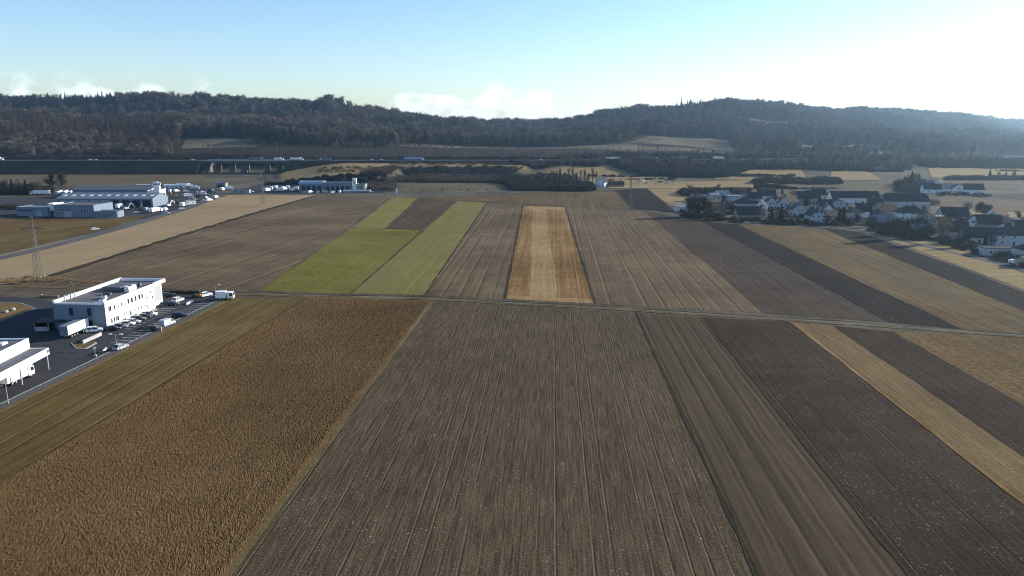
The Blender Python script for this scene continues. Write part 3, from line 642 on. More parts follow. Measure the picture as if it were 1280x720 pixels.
# ------------------------------------------------------------------ the white office building
def office():
    c0 = Vector((-121.7, 220.7)); c1 = Vector((-119.3, 256.0)); ax = (c1 - c0).normalized(); ang = math.atan2(ax.y, ax.x)
    L, Wd, h = (c1 - c0).length, 16.2, 8.0                 # local x runs back along the long wall, local y to the left
    t = thing('office_building', 'white two-storey flat-roofed office building beside the car park', 'building', (c0.x, c0.y, 0), ang)
    ex = 27.6                                                # main block ends here; the rest is set back above a dock
    w = MB(); top = h
    w.add([(0, 0, -.3), (ex, 0, -.3), (ex, 1.6, -.3), (L, 1.6, -.3), (L, Wd, -.3), (0, Wd, -.3), (0, 0, top), (ex, 0, top), (ex, 1.6, top), (L, 1.6, top), (L, Wd, top), (0, Wd, top)],
          [(0, 1, 7, 6), (1, 2, 8, 7), (2, 3, 9, 8), (3, 4, 10, 9), (4, 5, 11, 10), (5, 0, 6, 11)])
    w.build('wall', 'white_render', t)
    # white end wall; its blue grey shade is painted into the colour
    MB().box((-.06, Wd / 2, h / 2), (.12, Wd, h)).build('end_wall', 'blue_grey_shade', t)
    MB().box((L / 2, Wd / 2, h - .45), (L - .8, Wd - .8, .2)).build('roof', 'bitumen_gravel', t)
    pm = MB(); k = .4
    pm.box((ex / 2, k / 2, h - .05), (ex, k, .9)).box(((ex + L) / 2, .2, h + .05), (L - ex, .4, 1.1)).box((-.03 + k / 2 - .12, Wd / 2, h - .1), (k, Wd - 2 * k, .5)).box((L - k / 2, Wd / 2, h + .05), (k, Wd - 2 * k, 1.1)).box((L / 2, Wd - k / 2, h + .1), (L, k * 1.6, 1.2))
    pm.build('parapet', 'white_metal', t)
    MB().box(((ex + L) / 2, .85, h - .4), (L - ex - .02, 1.3, .5)).build('canopy', 'white_render', t)
    MB().box(((ex + L) / 2 + .2, 1.56, 3.9), (L - ex - 1.6, .14, 5.2)).build('garage_door', 'grey_door', t)
    # windows of the long wall: upper and lower storey (position along the wall in metres, width, height)
    def wx(x, z, ww, hh): add_window(t, x, -.005, z, ww, hh, 0)
    for x, ww in ((2.3, 1.6), (4.6, .8), (6.6, .6), (8.4, .6), (12.2, 1.0), (14.2, 1.2), (16.4, 1.1), (18.6, 1.3), (20.2, 1.0)): wx(x, 5.9, ww, 1.7)
    for x, ww in ((2.6, .9), (4.0, .9), (5.6, 1.6), (9.6, .6), (12.6, .8)): wx(x, 2.1, ww, 1.6)
    for x in (15.4, 17.3, 19.2, 21.2): wx(x, 2.4, .7, .8)
    wx(23.4, 4.4, .7, 1.0); wx(25.2, 6.0, .7, 1.0); wx(26.3, 4.0, .7, 1.2)
    MB().box((13.8, -.03, 1.1), (1.2, .14, 2.2)).build('door', 'grey_door', t); MB().box((23.2, -.03, 1.1), (1.1, .14, 2.2)).build('door', 'grey_door', t)
    for x in (10.6, 22.2): MB().box((x, -.06, h / 2 - .2), (.12, .12, h - .6)).build('downpipe', 'galvanised', t)
    for y in (4.9, 10.6):
        for z, hh in ((5.4, 2.4), (1.7, 2.2)): add_window(t, -.125, y, z, 1.25, hh, -math.pi / 2, fr='dark_door')
    MB().box((ex * .55, -.9, .06), (ex * .8, 1.7, .12)).build('plinth', 'concrete', t)
    # roof plant
    def unit(x, y, a, b, c, m='white_metal', nm='rooftop_unit'):
        o = MB().box((x, y, h - .35 + c / 2 + .12), (a, b, c)).box((x - a * .3, y, h - .29), (.15, b, .12)).box((x + a * .3, y, h - .29), (.15, b, .12)).build(nm, m, t)
        MB().tube((x, y, h - .35 + c + .12), (x, y, h - .35 + c + .34), min(a, b) * .34, n=12).build('fan', 'dark_door', o)
    unit(2.0, 1.8, 1.5, 1.5, 1.1); unit(1.2, 3.2, .8, .8, .7); unit(7.2, 4.4, 1.1, 1.1, .8); unit(8.4, 5.3, 1.0, 1.0, .8); unit(19.5, 3.2, 4.4, 1.5, 1.6)
    MB().box((21, 9.0, h + .35), (5.5, 6.0, 1.3)).build('roof_housing', 'grey_sheet', t); unit(26.5, 4.2, 1.0, 1.0, .9, 'grey_sheet'); unit(13, 7, 1.0, 2.4, .6, 'grey_sheet')
    for x in (3.4, 5.0, 6.4, 8.2): MB().tube((x, Wd - 1.6, h - .4), (x, Wd - 1.6, h + 1.3), .14, n=8).tube((x, Wd - 1.6, h + 1.3), (x, Wd - 1.6, h + 1.5), .28, .2, n=8).build('vent_pipe', 'galvanised', t)
    return t
office()
def depot():
    """white warehouse at the left edge of the frame with a canopy along its sunny side"""
    x1, y1 = -120.6, 182.6; L, Wd, h = 46, 24, 8.0
    t = thing('warehouse', 'white warehouse with roof skylights and a canopy at the picture edge', 'building', (x1, y1, 0), R(-87.3) )
    # local x runs towards the camera, local y to the right (negative) / left: wall on y = 0, body towards -y
    MB().add([(0, 0, -.3), (L, 0, -.3), (L, -Wd, -.3), (0, -Wd, -.3), (0, 0, h), (L, 0, h), (L, -Wd, h), (0, -Wd, h)], [(0, 1, 5, 4), (1, 2, 6, 5), (2, 3, 7, 6), (3, 0, 4, 7)]).build('wall', 'white_render', t)
    MB().box((L / 2, -Wd / 2, h - .35), (L - .5, Wd - .5, .2)).build('roof', 'bitumen_gravel', t)
    MB().box((L / 2, -.12, h - .1), (L, .3, .6)).box((.15, -Wd / 2, h - .1), (.3, Wd - .6, .6)).build('parapet', 'white_metal', t)
    for i in range(6):
        for j in range(3):
            MB().box((4 + i * 6.5, -4 - j * 6, h - .02), (2.4, 1.4, .5), taper=.8).build('skylight', 'lamp_lens', t)
    MB().box((L / 2 + .2, 2.2, 5.35), (L - .6, 4.2, .25)).build('canopy_roof', 'grey_sheet', t)
    MB().box((L / 2 + .0, 4.45, 4.75), (L, .25, 1.7)).box((.1, 2.2, 4.75), (.25, 4.3, 1.7)).build('canopy_fascia', 'white_render', t)
    MB().box((.6, 4.6, 4.9), (.8, .06, .8)).build('wall_plate', 'grey_sheet', t)
    for x in (.6, 12, 23, 34): MB().box((x, 4.2, 1.95), (.25, .25, 3.9)).build('canopy_post', 'galvanised', t)
    for i in range(3): MB().box((8 + i * 11, .05, 2), (4, .16, 4)).build('dock_door', 'grey_door', t)
depot()
def shelter():
    p = Vector(P(62, 414)); t = thing('flat_shelter', 'low dark flat-roofed shelter in the shadow of the white office', 'shelter', (p.x - .5, p.y + 3.0, 0), R(4))
    MB().box((0, 0, 2.75), (8.4, 6.2, .3)).build('roof', 'hull_dark', t)  # roof near black: the office's shadow is put into its colour
    MB().box((0, 2.8, 1.3), (8, .15, 2.6)).box((-3.9, 0, 1.3), (.15, 5.4, 2.6)).build('wall', 'hull_dark', t)
    for x in (-3.9, 0, 3.9): MB().box((x, -2.8, 1.3), (.18, .18, 2.6)).build('post', 'galvanised', t)
    MB().box((-2.0, -2.85, .7), (3.4, .1, 1.3)).build('front_panel', 'grey_door', t)
shelter()

# ------------------------------------------------------------------ vehicles
CAR = {}
def car_meshes(kind, paint):
    k = (kind, paint)
    if k in CAR: return CAR[k]
    if kind == 'van': L, Wd = 5.2, 1.95; body = [(-2.6, .35), (2.45, .35), (2.6, .55), (2.55, 1.0), (1.75, 1.2), (1.05, 2.1), (.8, 2.25), (-2.5, 2.25), (-2.6, 2.1)]
    elif kind == 'suv': L, Wd = 4.6, 1.86; body = [(-2.25, .36), (2.2, .36), (2.3, .6), (2.22, .95), (1.15, 1.08), (-2.2, 1.08), (-2.3, .8)]
    else: L, Wd = 4.3, 1.78; body = [(-2.1, .3), (2.05, .3), (2.15, .5), (2.05, .78), (1.05, .92), (-1.9, .95), (-2.15, .8)]
    b = MB(); b.side(body, -Wd / 2, Wd / 2); g = MB()
    if kind == 'van':
        for s in (-1, 1): g.add([(.55, s * (Wd / 2 + .01), 1.3), (1.55, s * (Wd / 2 + .01), 1.3), (1.0, s * (Wd / 2 + .01), 2.0), (.55, s * (Wd / 2 + .01), 2.0)], [(0, 1, 2, 3)])
        g.add([(1.775, -.8, 1.24), (1.775, .8, 1.24), (1.10, .75, 2.06), (1.10, -.75, 2.06)], [(0, 1, 2, 3)])
        hd = (2.58, .85, 1.9)
    else:
        z0, z1 = (1.08, 1.68) if kind == 'suv' else (.93, 1.45)
        x0, x1, r0, r1 = (-2.15, 1.1, -1.75, .35) if kind == 'suv' else (-1.95, 1.0, -1.25, .2)
        wt, wb = Wd * .40, Wd * .485
        g.add([(x0, -wb, z0), (x1, -wb, z0), (x1, wb, z0), (x0, wb, z0), (r0, -wt, z1), (r1, -wt, z1), (r1, wt, z1), (r0, wt, z1)], [(0, 1, 5, 4), (1, 2, 6, 5), (2, 3, 7, 6), (3, 0, 4, 7)])
        b.box(((r0 + r1) / 2, 0, z1 + .02), (r1 - r0 + .1, 2 * wt + .06, .07))
        for s in (-1, 1):
            for xa, xb in ((x0, r0), (x1, r1), ((x0 + x1) / 2 - .1, (r0 + r1) / 2 - .05)): b.tube((xa, s * wb, z0), (xb, s * wt, z1), .05, n=4)
    wh = MB().tube((0, -.11, 0), (0, .11, 0), .33, n=14).mesh('wheel', 'rubber'); rim = MB().tube((0, -.12, 0), (0, .12, 0), .2, n=10).mesh('rim', 'alloy')
    hl = MB().box((0, 0, 0), (.12, .35, .16)).mesh('headlight', 'lamp_lens')
    CAR[k] = (b.mesh('body', paint), g.mesh('windows', 'dark_glass'), wh, rim, hl, L, Wd, kind)
    return CAR[k]
def car(label, u, v, rz, kind='car', paint='paint_white', group='cars in the office car park', name='parked_car', cat='car', xyz=None):
    b, g, wh, rim, hl, L, Wd, k = car_meshes(kind, paint)
    x, y, z = xyz if xyz else (*P(u, v), 0)
    t = thing(name, label, cat, (x, y, z + .02), R(rz), group)
    link('body', b, t); link('windows', g, t)
    for sx in (-.31, .31):
        for s in (-1, 1):
            w = link('wheel', wh, t, (sx * L, s * (Wd / 2 - .08), .33)); link('rim', rim, w)
    for s in (-1, 1): link('headlight', hl, t, (L / 2 - .06, s * Wd * .36, .72 if k != 'van' else .85))
    return t
A0 = 4  # bearing of the car park, degrees clockwise of the view axis
row = 'cars parked along the front of the office'
car('black hatchback parked at the near corner of the white office', 142.5, 412.5, 6, 'car', 'paint_black', row)
car('second car from the near corner of the office, dark with pale nose', 151, 410, 5, 'car', 'paint_grey', row)
car('white car in the middle of the row along the office', 159.5, 406.8, 7, 'car', 'paint_white', row)
car('silver car between the white car and the dark estate along the office', 166.5, 404.2, 5, 'car', 'paint_silver', row)
car('black estate car fifth in the row along the office', 173.5, 401.2, 6, 'suv', 'paint_black', row)
car('dark car near the far end of the row along the office', 181, 397.6, 5, 'car', 'paint_black', row)
car('white car at the far end of the row along the office', 187, 395.2, 6, 'suv', 'paint_white', row)
car('white suv side-on below the shaded end wall', 118.5, 415.2, 24, 'suv', 'paint_white')
car('white car half hidden behind the white suv', 105.5, 414.0, 20, 'car', 'paint_silver')
car('lone silver car parked beside the fence nearest the warehouse', 151, 436.2, 74, 'car', 'paint_silver')
car('silver van parked by the fence half way along', 209.5, 407, 76, 'van', 'paint_silver', name='parked_van', cat='van')
car('dark car parked directly in front of the silver van', 197, 412.5, 78, 'car', 'paint_black')
car('black car parked alone beyond the silver van', 225, 396.5, 12, 'suv', 'paint_black')
car('white pickup-like car standing behind a black car near the garage door', 222.5, 377.2, 78, 'suv', 'paint_white')
car('black car in front of the white one near the garage door', 215.5, 381.8, 8, 'car', 'paint_black')
car('black car standing below the grey garage door', 211, 371.3, 30, 'suv', 'paint_black')
car('white car next to the orange loader at the far hedge', 257.5, 370.5, 60, 'suv', 'paint_white')
car('dark car standing beside the white box van at the far fence corner', 268.5, 374.5, 75, 'car', 'paint_grey')

def wheels(t, xs, wy, r=.5, wd=.3, axle=True):
    me = CAR.setdefault(('w', r), MB().tube((0, -wd / 2, 0), (0, wd / 2, 0), r, n=14).mesh('wheel', 'rubber'))
    rm = CAR.setdefault(('r', r), MB().tube((0, -wd / 2 - .02, 0), (0, wd / 2 + .02, 0), r * .5, n=10).mesh('rim', 'alloy'))
    for x in xs:
        for s in (-1, 1): w = link('wheel', me, t, (x, s * wy, r)); link('rim', rm, w)
def cab(t, x, paint, h=2.7, w=2.4, l=2.0):
    c = MB().side([(x - l / 2, .6), (x + l / 2, .6), (x + l / 2 + .05, 1.4), (x + l / 2 - .15, h), (x - l / 2, h + .15)], -w / 2, w / 2).build('cab', paint, t)
    g = MB().add([(x + l / 2 + .04, -w * .42, 1.55), (x + l / 2 + .04, w * .42, 1.55), (x + l / 2 - .12, w * .40, h - .15), (x + l / 2 - .12, -w * .40, h - .15)], [(0, 1, 2, 3)])
    for s in (-1, 1): g.add([(x - .3, s * (w / 2 + .01), 1.55), (x + l / 2 - .1, s * (w / 2 + .01), 1.55), (x + l / 2 - .25, s * (w / 2 + .01), h - .2), (x - .3, s * (w / 2 + .01), h - .2)], [(0, 1, 2, 3)])
    g.build('windscreen', 'dark_glass', c); return c
def box_truck(label, x, y, z, rz, L=8.5, hb=3.6, paint='paint_white', boxm='white_metal', group=None, name='box_truck', cat='truck'):
    t = thing(name, label, cat, (x, y, z), R(rz), group)
    cab(t, L / 2 - 1.0, paint)
    MB().box((-1.2, 0, .85 + (hb - .85) / 2), (L - 2.5, 2.5, hb - .85)).build('cargo_box', boxm, t)
    MB().box((-.3, 0, .72), (L - 1.4, 1.0, .25)).build('chassis', 'hull_dark', t)
    wheels(t, (L / 2 - 1.2, -L / 2 + 1.6, -L / 2 + 2.8), 1.05); return t
def semi(label, x, y, z, rz, L=16.5, paint='paint_white', boxm='white_metal', group=None, name='articulated_truck', hb=4.0, nocab=False, tank=False):
    t = thing(name, label, 'truck', (x, y, z), R(rz), group)
    tl = L - 3.2; x0 = -L / 2
    if tank:
        MB().tube((x0 + .3, 0, 2.4), (x0 + tl - .3, 0, 2.4), 1.35, n=16).tube((x0, 0, 2.4), (x0 + .3, 0, 2.4), .8, 1.35, n=16).tube((x0 + tl - .3, 0, 2.4), (x0 + tl, 0, 2.4), 1.35, .8, n=16).build('tank', boxm, t)
    else:
        o = MB().box((x0 + tl / 2, 0, 1.15 + (hb - 1.15) / 2), (tl, 2.5, hb - 1.15)).build('trailer_box', boxm, t)
        MB().box((x0 - .03, 0, 1.2 + (hb - 1.25) / 2), (.08, 2.36, hb - 1.45)).build('rear_doors', 'pale_sheet', o)
        MB().box((x0 + tl / 2, 0, hb + .02), (tl - .2, 2.3, .06)).build('top_rail', 'pale_sheet', o)
    MB().box((x0 + tl / 2, 0, .95), (tl - .5, .9, .3)).build('chassis', 'hull_dark', t)
    wheels(t, (x0 + 1.6, x0 + 2.9, x0 + 4.2), 1.05)
    if not nocab: cab(t, L / 2 - 1.1, paint, 3.2); wheels(t, (L / 2 - 1.2, L / 2 - 4.4), 1.05)
    else:
        for s in (-1, 1): MB().box((x0 + tl - 2.2, s * .8, .5), (.15, .15, 1.0)).build('landing_leg', 'galvanised', t)
    return t
p0, p1 = P(78.5, 423), P(103, 412.5)
a = math.degrees(math.atan2(p1[1] - p0[1], p1[0] - p0[0]))
semi('white box trailer parked on its legs beside the dark shelter', (p0[0] + p1[0]) / 2 + 1.2, (p0[1] + p1[1]) / 2 + 1.0, .02, a, L=13, hb=3.9, nocab=True, name='box_trailer')
x, y = P(10, 481); box_truck('white lorry parked under the warehouse canopy', x + .6, y + 2.5, .02, 84, L=9, hb=3.7)
x, y = P(281, 375); box_truck('white box van parked at the far corner of the fence', x, y + .4, .02, 8, L=6.0, hb=3.1)
def loader():
    x, y = P(249, 371.5); t = thing('wheel_loader', 'small orange loader standing left of the white car at the far hedge', 'loader', (x, y, .02), R(150))
    MB().side([(-1.6, .6), (.9, .6), (1.1, 1.1), (-.1, 1.3), (-1.6, 1.5)], -.8, .8).build('body', 'paint_orange', t)
    MB().box((-.3, 0, 1.9), (1.2, 1.3, 1.2), taper=.85).build('cab', 'dark_glass', t)
    MB().tube((.8, -.5, 1.1), (2.1, -.5, .5), .1).tube((.8, .5, 1.1), (2.1, .5, .5), .1).build('lift_arm', 'paint_orange', t)
    MB().side([(2.0, .2), (2.9, .15), (2.9, .25), (2.25, .4), (2.2, 1.0), (2.0, 1.0)], -1, 1).build('bucket', 'hull_dark', t)
    wheels(t, (-1, .8), .85, .5, .35)
loader()

# ------------------------------------------------------------------ things in the car park
def lamp(label, u, v, h, heads=1, group='car park lamps', rz=0):
    x, y = P(u, v); t = thing('street_lamp', label, 'street lamp', (x, y, 0), R(rz), group)
    MB().tube((0, 0, 0), (0, 0, h), .10, .06, n=8).tube((0, 0, 0), (0, 0, .5), .16, n=8).build('pole', 'galvanised', t)
    for k in range(heads):
        s = 1 if k == 0 else -1
        MB().tube((0, 0, h - .05), (s * 1.1, 0, h + .15), .05, n=6).build('arm', 'galvanised', t)
        hd = MB().box((s * 1.5, 0, h + .17), (.95, .42, .16), taper=.8).build('lamp_head', 'white_metal', t)
        MB().box((s * 1.5, 0, h + .075), (.7, .3, .03)).build('lamp_glass', 'lamp_lens', hd)
lamp('twin-headed lamp post between the kerb island and the lone silver car', 146, 434, 3.6, 2)
lamp('slim lamp post by the far hedge behind the orange loader', 269.5, 368.4, 3.6, 1)
lamp('tall lamp post at the fence in front of the warehouse canopy', 10.5, 505, 5.0, 1)
x, y = P(119.3, 445.6); t = thing('road_sign', 'white round sign on a short post at the car park entrance', 'sign', (x, y, 0), R(10))
MB().tube((0, 0, 0), (0, 0, 2.5), .06, n=8).build('pole', 'galvanised', t); MB().tube((.0, -.08, 2.3), (.0, -.04, 2.3), .42, n=20).build('sign_disc', 'paint_white', t)
MB().box((0, 0, .25), (.6, .6, .5)).build('foot', 'concrete', t)
# kerbed island with a low wall
isl = [P(u, v) for u, v in ((88, 428.8), (95, 436), (108, 436.2), (121.5, 429.2), (118, 427.5), (104, 430.5))]
isl = isl[::-1] if sum(isl[i][0] * isl[(i + 1) % 6][1] - isl[(i + 1) % 6][0] * isl[i][1] for i in range(6)) < 0 else isl
ki = MB(); ki.prism(isl, 0, .14); struct(ki.build('kerb_island', 'kerb_stone'))
cen = Vector((sum(p[0] for p in isl) / 6, sum(p[1] for p in isl) / 6)); ii = [tuple(cen + (Vector(p) - cen) * .86) for p in isl]
struct(MB().prism(ii, .1, .19).build('planted_strip', 'stubble_tan'))
a, b = Vector(P(103.5, 429.8)), Vector(P(126.5, 419.4)); d = b - a
t = tag(MB().box((0, 0, .45), (d.length, .45, .9)).box((0, 0, .95), (d.length + .1, .6, .1)).build('low_wall', 'concrete', None, ((a.x + b.x) / 2, (a.y + b.y) / 2, 0), math.atan2(d.y, d.x)), 'low concrete wall behind the kerbed island', 'wall')
a, b = Vector(P(233, 381)), Vector(P(241, 377.2)); d = b - a
tag(MB().box((0, 0, .3), (d.length, .3, .6)).box((0, 0, .05), (d.length, .55, .1)).build('barrier_block', 'white_metal', None, ((a.x + b.x) / 2, (a.y + b.y) / 2, .02), math.atan2(d.y, d.x)), 'white barrier block lying on the asphalt past the garage door', 'barrier')
x, y = P(201.2, 413.8); tag(MB().box((0, 0, .55), (.5, .5, 1.1)).box((0, 0, 1.15), (.6, .6, .1)).build('meter_cabinet', 'tan_render', None, (x, y, .02)), 'small tan cabinet at the fence by the silver van', 'cabinet')
for k, (u, v, lb) in enumerate(((126, 442.0, 'dark covered motorcycle left of the white sign post'), (131, 440.0, 'white scooter beside the dark covered motorcycle'))):
    x, y = P(u, v); t = thing('parked_scooter', lb, 'scooter', (x, y, .02), R(70))
    MB().side([(-.8, .45), (.5, .35), (.75, .95), (.6, 1.0), (.35, 1.2), (-.2, .75), (-.85, .8)], -.2, .2).build('body', 'paint_black' if k == 0 else 'paint_white', t)
    for s in (-.65, .65): MB().tube((s, -.07, .3), (s, .07, .3), .3, n=12).build('wheel', 'rubber', t)
    MB().tube((.62, -.35, 1.05), (.62, .35, 1.05), .03).build('handlebar', 'hull_dark', t)
c0, ax = Vector((-121.7, 220.7)), Vector((2.4, 35.3)).normalized(); nx_ = Vector((ax.y, -ax.x))
for k in range(11):
    p = c0 + ax * (1.2 + 2.6 * k) + nx_ * 4.6; struct(MB().box((0, 0, .003), (4.6, .13, .006)).build('bay_marking', 'paint_white', None, (p.x, p.y, .036), math.atan2(nx_.y, nx_.x)))
for k in range(20):
    p = fa + (fend - fa).normalized() * (8 + 2.7 * k) + fn * side * 5.4; struct(MB().box((0, 0, .003), (4.6, .12, .006)).build('bay_marking', 'paint_white', None, (p.x, p.y, .036), math.atan2(fn.y, fn.x)))
# mesh fence between yard and field
def fence():
    a, b = fa, fend; d = b - a; L = d.length; n = int(L / 2.6); off = fn * (-side) * .1
    t = thing('mesh_fence', 'long thin wire fence between the car park and the olive field', 'fence', (a.x + off.x, a.y + off.y, 0), math.atan2(d.y, d.x))
    for i in range(min(n, 90)): MB().tube((i * L / min(n, 90), 0, 0), (i * L / min(n, 90), 0, 1.45), .028, n=5).build('post', 'hull_dark', t)
    w = MB()
    for z in (.1, .5, .95, 1.4): w.tube((0, 0, z), (L, 0, z), .007, n=4)
    w.build('wire_mesh', 'hull_dark', t)
fence()
hd = MB(); a, b = Vector(P(207, 366.5)), Vector(P(286, 368.2)); d = b - a
for i in range(60):
    p = a + d * (i / 59); hd.box((p.x, p.y, .45), (1.0 + rnd.random() * .5, .8 + rnd.random() * .5, .8 + rnd.random() * .6), rnd.random() * 3, taper=.6)
tag(hd.build('clipped_hedge', 'verge_dark'), 'low dark hedge closing the far end of the car park', 'hedge')
x, y = P(86.5, 358.5); mb = MB(); q = [(-1.2, 0, 1.6), (-.8, 0, 2.0), (0, 0, 2.2), (.9, 0, 1.8), (1.4, 0, 1.0), (1.5, 0, 0)]
for i in range(5): mb.tube(q[i], q[i + 1], .14, n=8)
tag(mb.build('vent_pipe', 'pale_sheet', None, (x, y, 0)), 'bent pale pipe rising from the verge behind the office', 'pipe')
x, y = P(62, 371.8); tag(MB().box((0, 0, .4), (6.5, .5, .8)).box((-3.0, 0, .5), (.6, .8, 1.0)).build('low_wall', 'timber', None, (x, y, .02), R(-3)), 'long dark log pile on the grass left of the office roof', 'log pile')
for u, v, s, lb in ((8, 390.5, .8, 'squat pale boulder on the brown traffic island, the left one'), (16.5, 387.8, .9, 'taller pale boulder on the brown traffic island')):
    x, y = P(u, v); mb = MB(); ico = [(math.cos(a) * r * s, math.sin(a) * r * s, z * s) for z, r in ((0, .8), (.5, .9), (.9, .5)) for a in [k * math.pi / 3 + z for k in range(6)]]
    mb.add(ico + [(0, 0, 1.05 * s)], [(i, (i + 1) % 6, 6 + (i + 1) % 6, 6 + i) for i in range(6)] + [(6 + i, 6 + (i + 1) % 6, 12 + (i + 1) % 6, 12 + i) for i in range(6)] + [(12 + i, 12 + (i + 1) % 6, 18) for i in range(6)])
    tag(mb.build('boulder', 'kerb_stone', None, (x, y, 0)), lb, 'boulder', 'boulders on the traffic island')

# ------------------------------------------------------------------ pylons
def pylon(label, u, v, h, rz=0):
    x, y = P(u, v); t = thing('power_pylon', label, 'pylon', (x, y, 0), R(rz), 'pylons crossing the fields')
    b = MB(); w0, w1 = 1.25, .32; lv = [0, .16, .31, .45, .57, .68, .78, .86, .93, 1.0]
    def c(f): w = w0 + (w1 - w0) * min(1, f / .8); z = f * h; return [(-w, -w, z), (w, -w, z), (w, w, z), (-w, w, z)]
    for f, g in zip(lv[:-1], lv[1:]):
        A, B = c(f), c(g)
        for i in range(4):
            b.tube(A[i], B[i], .10, n=4); b.tube(A[i], B[(i + 1) % 4], .045, n=4); b.tube(A[(i + 1) % 4], B[i], .045, n=4); b.tube(B[i], B[(i + 1) % 4], .045, n=4)
    b.build('lattice_mast', 'pylon_steel', t)
    for f, s in ((.80, 4.3), (.965, 4.6)):
        m = MB(); z = f * h
        for sg in (-1, 1):
            for yy in (-.3, .3): m.tube((0, yy, z), (sg * s, 0, z), .11, n=4); m.tube((sg * .3, yy, z + 1.0), (sg * s, 0, z), .07, n=4)
        ar = m.build('cross_arm', 'pylon_steel', t)
        for sg in (-1, 1):
            for k in (1.0, .5): MB().tube((sg * s * k, 0, z), (sg * s * k, 0, z - 1.3), .13, .10, n=6).build('insulator', 'hull_dark', ar)
    for i, p in enumerate(c(0)): MB().box((p[0], p[1], .2), (.8, .8, .5)).build('footing', 'concrete', t)
pylon('lattice pylon in the pale stubble nearest the office building', 48.5, 346, 24.5)
pylon('lattice pylon at the far end of the pale stubble below the viaduct', 329, 257, 26)
pylon('lattice pylon standing in the dark plot left of the village', 788, 256.5, 25)
for u0, v0, u1, v1, h, lb in ((48.5, 346, 329, 257, 24.5, 'sagging wires from the near pylon to the pylon below the viaduct'),):
    p, q = Vector(P(u0, v0)), Vector(P(u1, v1)); mb = MB()
    for xo in (-4.3, -2.15, 2.15, 4.3):
        for f in (.75,):
            pts = [Vector((p.x + (q.x - p.x) * k / 12 + xo, p.y + (q.y - p.y) * k / 12, h * f + 0.6 - 6 * 4 * (k / 12) * (1 - k / 12) * .6)) for k in range(13)]
            for a, b in zip(pts[:-1], pts[1:]): mb.tube(a, b, .012, n=3)
    tag(mb.build('power_line', 'pylon_steel'), lb, 'power line')

# ------------------------------------------------------------------ machinery yard with the long halls (left)
block('low_workshop', 'low workshop in blue grey shade with a slanted white roof edge at the left end', 'workshop', (21, 270), (61, 270.8), 16, 6, 'blue_grey_shade', 'pale_sheet', [('dark_band', .05, .52, 3.6, 4.4, 'dark_glass'), ('garage_door', .62, .8, 0, 3.4, 'grey_door')])  # blue grey walls: shade of the camera side put into the colour
block('workshop', 'flat-roofed workshop in blue grey shade with one long dark window band and four small windows', 'workshop', (68.5, 271.6), (118.5, 272), 22, 8.2, 'blue_grey_shade', 'bitumen_gravel', [('window', .10, .43, 4.6, 5.6, 'dark_glass'), ('garage_door', .24, .43, 0, 3.8, 'grey_door')] + [('window', .60 + .075 * i, .60 + .075 * i + .035, 3.0 + .01 * i, 5.6, 'dark_glass') for i in range(4)])
block('stair_tower', 'white block between the two shaded workshops', 'building', (61.6, 270.4), (68.4, 270.6), 9, 8.6, 'white_render', 'pale_sheet', [('garage_door', .35, .95, 0, 4.0, 'hull_dark')])
block('site_office', 'low pale annex with white end wall right of the workshop', 'annex', (119, 272.2), (148, 272), 9, 4.2, 'blue_grey_shade', 'pale_sheet', [('end_pier', .93, .99, 0, 4.4, 'white_render'), ('window', .1, .25, 1.2, 2.4, 'dark_glass'), ('window', .4, .55, 1.2, 2.41, 'dark_glass'), ('window', .68, .8, 1.2, 2.42, 'dark_glass')])
t = house('long machine hall with a row of skylights on its pale roof', 143, 259, 72, 26, 6.4, 3.2, 0, 'gable', 'blue_grey_shade', 'pale_sheet', 0, 0, group='long halls of the machinery yard', name='machine_hall', cat='hall', door=False)
for i in range(9): MB().box((-31 + i * 7.8, -13.02, 2.7), (5.6, .2, 5.2)).build('hall_door', 'hull_dark' if i > 4 else 'grey_door', t)
ro = [o for o in t.children if o.name.startswith('roof')][0]
for i in range(11):
    o = MB().box((-33 + i * 6.6, -6.6, 8.2), (2.4, 3.2, .18)).build('skylight', 'lamp_lens', ro); 
    for v_ in o.data.vertices: v_.co.z = 6.4 + 3.2 * (13 + v_.co.y) / 13 + (.36 if v_.co.z > 8.2 else .1)
t2 = house('long machine hall behind the skylit one, its roof all grey blue', 148, 247, 66, 22, 6.6, 2.6, 0, 'gable', 'blue_grey_shade', 'grey_sheet', 0, 0, group='long halls of the machinery yard', name='machine_hall', cat='hall', door=False)
for i in range(6): MB().box((-27 + i * 10.5, -11.02, 2.4), (6, .2, 4.6)).build('hall_door', 'grey_door', t2)
t, L_ = block('silo_building', 'tall white building with orange brown panels at the right end of the long hall', 'building', (201, 256.0), (208.5, 253.0), 9, 11, 'white_render', 'pale_sheet', [('orange_panel', .30, .95, 3.0, 6.0, 'orange_panel'), ('window', .42, .85, 6.8, 8.2, 'dark_glass'), ('gate', .1, .3, 0, 4, 'dark_door')])
MB().box((L_ / 2 + .03, 5.5, 5.0), (.16, 9, 7.5)).build('orange_panel', 'orange_panel', t); MB().box((L_ * .05, 4, 12.4), (4.5, 4, 3)).build('roof_turret', 'white_render', t)
block('storage_roof', 'long white flat shed behind the second hall', 'shed', (170, 236.2), (191, 235.6), 12, 3.6, 'pale_render', 'white_metal', [('shed_door', .1 + .2 * i, .24 + .2 * i, 0, 2.6, 'grey_door') for i in range(4)])
block('storage_roof', 'white flat shed right of the long white shed', 'shed', (205, 235.8), (232, 235), 10, 3.2, 'white_render', 'white_metal', [('shed_door', .1 + .2 * i, .24 + .2 * i, 0, 2.4, 'grey_door') for i in range(4)])

